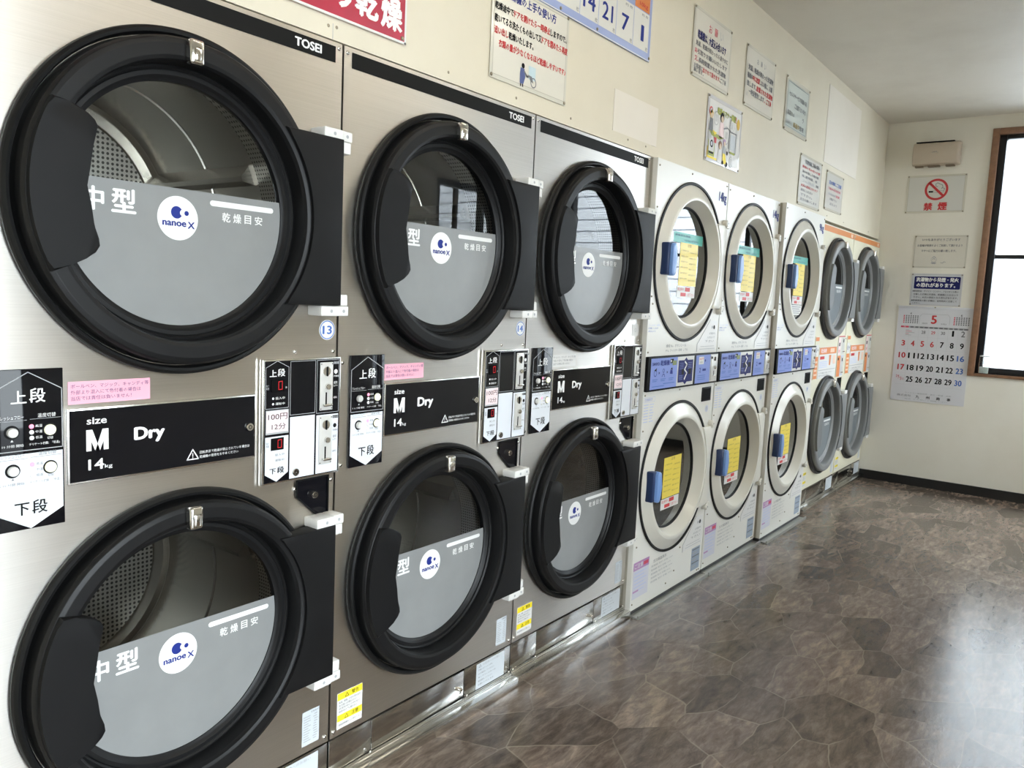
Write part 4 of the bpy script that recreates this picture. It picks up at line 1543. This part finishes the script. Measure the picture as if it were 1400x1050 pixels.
def d_n4(b, w):
    b.line([('洗濯乾燥機ご利用の皆様へ', TXGREY)], 3.52, 3.82, 2.19, 2.215, w, .02)
    rows = ((('動物の毛の付いた物', RED),), (('油の付着した物', TXGREY), ('衣類', TXGREY)), (('布、', TXGREY), ('座布団、枕', TXGREY)), (('ゴム製品、', LTGREY), ('靴', TXGREY)),
            (('火災の原因になります', RED),), (('絶対に入れない', TXGREY),), (('で下さい。', TXGREY),), (('店主', TXGREY), ('お願いします', TXGREY)))
    for k, r in enumerate(rows):
        b.line(list(r), 3.475, 3.825 - (.12 if k in (5, 6) else .02 * (k % 3)), 2.162 - .0265 * k, 2.178 - .0265 * k, w, .01)
sheet('wall_notice', 'white laminated notice packed with red and grey lines just above the 9kg dryer', 3.432, 3.862, 1.950, 2.240, NOTICE2, d_n4)

def d_n5(b, w):
    b.line([('忘れ物にご注意', BLUE)], 4.03, 4.32, 2.145, 2.17, w, .02)
    b.line([('下記の日は定休', PINKRED)], 4.02, 4.31, 2.11, 2.128, w, .0)
    b.line([('営業時間', LTGREY), ('変更', PINKRED)], 4.03, 4.30, 2.078, 2.094, w, .0)
    b.line([('お電話下さい', TXGREY)], 4.07, 4.24, 2.048, 2.064, w, .0)
    b.line([('店主より', TXGREY)], 4.08, 4.25, 2.018, 2.034, w, .0)
sheet('wall_notice', 'smaller-looking white laminated notice with a blue heading, beside the red and grey one', 3.97, 4.362, 1.980, 2.225, NOTICE2, d_n5)

def d_comic(b, w):
    GRN = mat('leaf_print', (.36, .40, .05), .5)
    GOLD = mat('gold_print', (.72, .46, .04), .5)
    SKIN = mat('peach_print', (.74, .58, .42), .5)
    w1, w2, w3 = w + .0004, w + .0008, w + .0012
    b.fit('乾燥のマナー講座', 2.205, 2.205, 2.43, 2.238, w1, GRN, .07)
    b.fit('!', 2.425, 2.205, 2.435, 2.235, w1, RED, .04)
    b.disc(2.462, 2.205, .020, w1, GOLD, 24, 1.3)
    b.disc(2.137, 2.205, .020, w1, RED, 12)
    b.disc(2.137, 2.205, .012, w2, PAPER, 12)
    # speech bubbles
    for u, v, r in ((2.20, 2.185, .026), (2.145, 2.10, .024), (2.325, 2.13, .034), (2.385, 2.185, .026), (2.255, 2.10, .024), (2.40, 2.02, .022)):
        b.disc(u, v, r, w1, LTGREY, 24, 1.2)
        b.disc(u, v, r - .003, w1 + .0002, PAPER, 24, 1.2)
        for k in (-1, 0, 1):
            b.rect(u + .009 * k - .002, u + .009 * k + .002, v - .015, v + .016, w2, LTGREY)
    # two shoppers, a bench, washers
    def figure(u, v, s, hair, cloth):
        b.disc(u, v + .028 * s, .018 * s, w2, hair, 20)
        b.disc(u + .002 * s, v + .022 * s, .012 * s, w3, SKIN, 20)
        b.flat([(u - .016 * s, v + .010 * s), (u + .016 * s, v + .010 * s), (u + .024 * s, v - .045 * s), (u - .024 * s, v - .045 * s)], w2, cloth)
    figure(2.145, 2.165, 1.0, GOLD, TXGREY)
    figure(2.265, 2.165, 1.25, PRBLACK, PALEPINK)
    b.flat([(2.12, 2.122), (2.30, 2.112), (2.25, 2.098), (2.16, 2.102)], w2, GRN)
    b.flat([(2.16, 2.127), (2.215, 2.122), (2.19, 2.108)], w3, YELLOW)
    b.rect(2.125, 2.20, 2.012, 2.092, w1, GRN)
    b.rect(2.133, 2.192, 2.032, 2.092, w2, PAPER)
    b.disc(2.163, 2.066, .017, w3, PRBLACK, 24)
    b.disc(2.163, 2.066, .010, w3 + .0003, LABELGREY, 24)
    b.rect(2.137, 2.188, 2.022, 2.030, w2, PRBLACK)
    b.rect(2.185, 2.215, 2.075, 2.10, w2, RED)
    b.outline([(2.365, 2.06), (2.445, 2.065), (2.445, 2.155), (2.36, 2.155)], w2, .006, TXGREY)
    b.rect(2.375, 2.435, 2.075, 2.145, w2, LABELGREY)
    b.rect(2.375, 2.44, 2.056, 2.066, w3, GRN)
    b.path([(2.29, 2.155), (2.335, 2.165), (2.37, 2.158)], w2, .006, TXGREY)
    b.path([(2.36, 2.155), (2.358, 2.06)], w2, .006, TXGREY)
    figure(2.262, 2.045, 1.1, mat('auburn_print', (.28, .12, .03), .5), PAPER)
    figure(2.31, 2.07, .9, PURPLE, LTGREY)
    b.flat([(2.295, 2.045), (2.325, 2.045), (2.35, 2.00), (2.30, 1.998)], w3, YELLOW)
    b.disc(2.30, 2.003, .010, w3 + .0003, PRBLACK, 14)
    b.disc(2.348, 2.0, .012, w3 + .0003, PRBLACK, 14)
    b.rect(2.333, 2.362, 2.02, 2.075, w3, PAPER)
    b.disc(2.346, 2.052, .010, w3 + .0003, PRBLACK, 18)
    b.rect(2.12, 2.23, 2.0, 2.01, w1, YELLOW)
    b.rect(2.118, 2.13, 2.01, 2.05, w1, GOLD)
sheet('comic_poster', 'colourful comic-strip poster pinned above the first white dryer', 2.101, 2.508, 1.986, 2.275, PAPER, d_comic, border=.016, cat='poster', edge=mat('clear_margin', (.70, .69, .72), .15, coat=.4))

# ------------------------------------------------------------------ end wall things (u = -y)
t = thing('wall_unit', 'small beige plastic unit with a rounded front above the no-smoking sign', 'wall unit', (FARX, 0, 0), -PI / 2)
b = B()
prof = [(.0012, 2.627), (.055, 2.629), (.082, 2.620), (.095, 2.590), (.098, 2.545), (.094, 2.500), (.080, 2.470), (.055, 2.460), (.0012, 2.462)]
n = len(prof)
vs = []
us = [.203, .208, .498, .512, .520]
sc = [.90, 1.0, 1.0, .93, .80]
for u, s in zip(us, sc):
    vs += [(u, 2.545 + (v - 2.545) * (s * .25 + .75), max(.0012, w_ * s)) for w_, v in prof]
fs = []
for k in range(len(us) - 1):
    for i in range(n):
        j = (i + 1) % n
        fs.append((k * n + i, k * n + j, (k + 1) * n + j, (k + 1) * n + i))
fs += [tuple(range(n)), tuple(range((len(us) - 1) * n, len(us) * n))[::-1]]
b.add(vs, fs, BEIGE)
b.done('body', t)
b = B()
b.box(.222, .478, 2.6262, 2.632, .05, .084, VOID)
b.done('top_vent', t)
for u0_, u1_ in ((.222, .275), (.31, .39), (.43, .49)):
    b = B()
    b.box(u0_, u1_, 2.450, 2.4595, .02, .06, mat('dark_brown_plastic', (.20, .15, .10), .6))  # dark brown pieces along the underside
    b.done('bottom_clip', t)
b = B()
b.box(.335, .378, 2.5435, 2.549, .0965, .0992, CHROME)
b.box(.342, .371, 2.5525, 2.555, .0962, .0985, TXGREY)
b.done('badge', t)

def d_smoke(b, w):
    c = (.377, 2.287)
    b.ring(c[0], c[1], .064, .080, w + .0008, RED, 64)
    b.flat([(c[0] - .058, c[1] + .046), (c[0] - .046, c[1] + .058), (c[0] + .058, c[1] - .046), (c[0] + .046, c[1] - .058)], w + .0008, RED)
    b.rect(c[0] - .052, c[0] - .022, c[1] - .022, c[1] - .010, w, PRBLACK)
    b.outline([(c[0] - .022, c[1] - .022), (c[0] + .05, c[1] - .022), (c[0] + .05, c[1] - .010), (c[0] - .022, c[1] - .010)], w, .002, TXGREY)
    pts = [(c[0] + .052, c[1] - .008), (c[0] + .054, c[1] + .006), (c[0] + .040, c[1] + .012), (c[0] + .034, c[1] + .006), (c[0] + .042, c[1] + .020), (c[0] + .036, c[1] + .034),
           (c[0] + .020, c[1] + .040), (c[0] + .004, c[1] + .050), (c[0] - .008, c[1] + .040), (c[0] - .006, c[1] + .026), (c[0] + .006, c[1] + .020)]
    b.path(pts, w, .0035, TXGREY)
    b.fit('禁', .298, 2.131, .362, 2.190, w, RED, .05)
    b.fit('煙', .396, 2.131, .460, 2.192, w, RED, .05)
sheet('no_smoking_sign', 'white no-smoking sign with a red crossed circle and two red characters', .170, .575, 2.113, 2.397, NOTICE2, d_smoke, border=.014, cat='sign', far=True)

def d_n6(b, w):
    b.line([('いつもありがとうございます', TXGREY)], .315, .575, 1.900, 1.920, w, .0)
    b.line([('お客様が気持ちよくご利用して頂けるよう', TXGREY)], .285, .592, 1.857, 1.876, w, .0)
    b.line([('マナーにご協力お願い致します。', TXGREY)], .315, .555, 1.817, 1.836, w, .0)
    c = (.408, 1.762)
    b.ring(c[0], c[1], .018, .020, w, LTGREY, 24)
    b.ring(c[0], c[1] + .014, .006, .010, w + .0003, LTGREY, 16)
    b.disc(c[0] - .007, c[1] - .001, .0025, w, TXGREY, 10)
    b.disc(c[0] + .007, c[1] - .001, .0025, w, TXGREY, 10)
    b.rect(c[0] - .012, c[0] + .012, c[1] - .034, c[1] - .022, w, LTGREY)
    b.path([(c[0] - .012, c[1] - .018), (c[0] - .018, c[1] - .03), (c[0] + .018, c[1] - .03), (c[0] + .012, c[1] - .018)], w, .002, LTGREY)
    b.path([(.455, 1.738), (.47, 1.735), (.478, 1.745), (.488, 1.742)], w, .0025, TXGREY)
sheet('wall_notice', 'cream laminated thank-you notice with a small drawing below the no-smoking sign', .262, .625, 1.697, 1.943, NOTICE, d_n6, far=True, border=.008)

def d_n7(b, w):
    b.poly(arc(.296, 1.632 - .008, .008, 90, 180, 4) + arc(.296, 1.546, .008, 180, 270, 4) + arc(.596, 1.546, .008, 270, 360, 4) + arc(.596, 1.632 - .008, .008, 0, 90, 4), w - .0006, w, BDNAVY)
    b.line([('洗濯物から発煙・発火', WHITE)], .300, .593, 1.592, 1.624, w + .0005, .03)
    b.line([('の恐れがあります。', WHITE)], .304, .575, 1.550, 1.583, w + .0005, .03)
    b.line([('●動植物油・ガソリン・シンナー、アロマオイル等の', TXGREY)], .282, .598, 1.512, 1.527, w, .01)
    b.line([('付着した衣類は洗濯後、乾燥機に入れないで', TXGREY)], .290, .598, 1.488, 1.503, w, .01)
    b.line([('下さい。火災の原因となる恐れがあります。', TXGREY)], .290, .598, 1.465, 1.480, w, .01)
    b.line([('●乾燥直後の熱い衣類は、自然発火に注意して', TXGREY)], .278, .593, 1.440, 1.455, w, .01)
    b.line([('ください。', TXGREY)], .287, .345, 1.421, 1.434, w, .01)
sheet('wall_notice', 'white fire-warning notice with a dark blue heading bar, just above the calendar', .266, .618, 1.409, 1.654, mat('notice_blue_white', (.64, .65, .68), .3), d_n7, far=True, border=.008, edge=mat('clear_margin', (.70, .69, .72), .15))

t = thing('wall_calendar', 'large white May wall calendar with red, black and blue dates', 'calendar', (FARX, 0, 0), -PI / 2)
b = B()
b.box(.197, .7115, .662, 1.398, .0012, .005, CALPAPER)
b.done('page_pad', t)
b = B()
b.box(.195, .712, 1.385, 1.4025, .0012, .008, CALPAPER, .001)
b.dome(.452, 1.397, .005, .008, .004, PINM, 12)
b.done('binding', t)
b = B()
w = .0055
b.fit('5', .432, 1.272, .472, 1.337, w, RED, .03)
b.outline([(.352, 1.268), (.352, 1.325), (.368, 1.345), (.545, 1.345), (.560, 1.325), (.560, 1.268)], w, .0018, LTGREY, False)
b.fit('2020', .370, 1.268, .408, 1.279, w, TXGREY)
b.fit('令和2', .500, 1.268, .540, 1.279, w, TXGREY)
for s, x0 in ((4, .238), (6, .586)):
    for r in range(5):
        for c in range(7):
            b.rect(x0 + .016 * c, x0 + .016 * c + .009, 1.322 - .013 * r, 1.331 - .013 * r, w, PINKRED if c == 0 else TXGREY)
    b.fit(str(s), x0 + .045, 1.336, x0 + .055, 1.354, w, PRBLACK)
b.rect(.236, .69, 1.2345, 1.2475, w, LTGREY)
colx = [.253 + .0675 * k for k in range(7)]
for k, s in enumerate('日月火水木金土'):
    b.rect(colx[k] - .028, colx[k] + .028, 1.2345, 1.2475, w + .0003, PINKRED if k == 0 else TXGREY)
    b.fit(s, colx[k] - .006, 1.2358, colx[k] + .006, 1.2462, w + .0006, WHITE)
def num(s, k, zc, m, h=.044, wd=.026):
    n_ = len(s)
    ww = wd * (1.9 if n_ == 2 else 1) if s[0] != '1' or n_ == 2 else .014
    if n_ == 1 and s == '1':
        ww = .014
    b.fit(s, colx[k] - ww / 2, zc - h / 2, colx[k] + ww / 2, zc + h / 2, w, m, .03)
def cm(k, d):
    return RED if (k == 0 or d in (4, 5, 6)) and d < 25 else (BLUE if k == 6 and d > 9 else PRBLACK)
for k, d, m in ((2, '28', TXGREY), (3, '29', PINKRED), (4, '30', TXGREY)):
    b.fit(d, colx[k] - .014, 1.192, colx[k] + .014, 1.216, w, m, .02)
for k in range(5):
    b.rect(.262, .285 + .02 * (k % 3), 1.216 - .010 * k, 1.219 - .010 * k, w, PINKRED if k % 2 else LTGREY)
num('1', 5, 1.205, PRBLACK)
num('2', 6, 1.205, TXGREY)
dd = 3
for zc in (1.114, 1.019, .925):
    for k in range(7):
        num(str(dd), k, zc, cm(k, dd))
        dd += 1
for k in range(1, 7):
    num(str(24 + k), k, .834, BLUE if k == 6 else PRBLACK)
b.fit('24', colx[0] - .030, .842, colx[0] - .006, .862, w, PINKRED)
b.fit('31', colx[0] + .002, .822, colx[0] + .024, .842, w, PINKRED)
b.stroke((colx[0] - .014, .832), (colx[0] + .010, .848), w, .002, PINKRED)
for zc in (1.165, 1.07, .972, .880, .79):
    b.rect(.225, .69, zc - .0005, zc + .0005, w - .0002, mat('hairline_print', (.58, .58, .60), .5))
for k in range(1, 7):
    x = (colx[k] + colx[k - 1]) / 2
    b.rect(x - .0005, x + .0005, .79, 1.232, w - .0002, MATS['hairline_print'])
b.fit('株式会社', .244, .697, .345, .714, w, TXGREY)
for k, s in enumerate('九州商事'):
    b.fit(s, .378 + .072 * k, .690, .404 + .072 * k, .713, w, PRBLACK, .02)
b.fit('ランドリー機器販売・施工・修理・洗剤', .30, .722, .62, .733, w, LTGREY)
b.fit('電話  お気軽にご相談下さい', .30, .676, .60, .684, w, LTGREY)
b.done('date_print', t)

# clear tub standing on the window sill
t = thing('plastic_tub', 'small clear plastic tub on the window sill corner', 'tub', (FARX + .01, -.815, .9225), -PI / 2)
b = B()
P = [(-.034, -.024), (.034, -.024), (.034, .024), (-.034, .024)]
def rrect(s, z):
    out = []
    for cx, cw, a in ((.024, .014, 0), (-.024, .014, 90), (-.024, -.014, 180), (.024, -.014, 270)):
        for k in range(5):
            an = math.radians(a + 22.5 * k)
            out.append((cx * s + .010 * math.cos(an) * s, z, cw * s + .010 * math.sin(an) * s))
    return out
rings = [rrect(.90, .0006), rrect(1.0, .006), rrect(1.02, .06), rrect(1.02, .118), rrect(.92, .126)]
vs = [p for r in rings for p in r]
n = len(rings[0])
fs = [(k * n + i, k * n + (i + 1) % n, (k + 1) * n + (i + 1) % n, (k + 1) * n + i) for k in range(len(rings) - 1) for i in range(n)]
fs.append(tuple(range(n)))
b.add(vs, fs, CLEAR)
b.done('tub_body', t)
b = B()
vs = rrect(.98, .1262) + rrect(.98, .134)
fs = [(i, (i + 1) % n, n + (i + 1) % n, n + i) for i in range(n)] + [tuple(range(n)), tuple(range(n, 2 * n))]
b.add(vs, fs, mat('frosted_lid', (.72, .73, .72), .4))
b.done('lid', t)
b = B()
vs = rrect(.94, .004) + rrect(.94, .050)
b.add(vs, fs, mat('grey_granules', (.60, .66, .64), .8, var=.15, vscale=60))
b.done('contents', t)
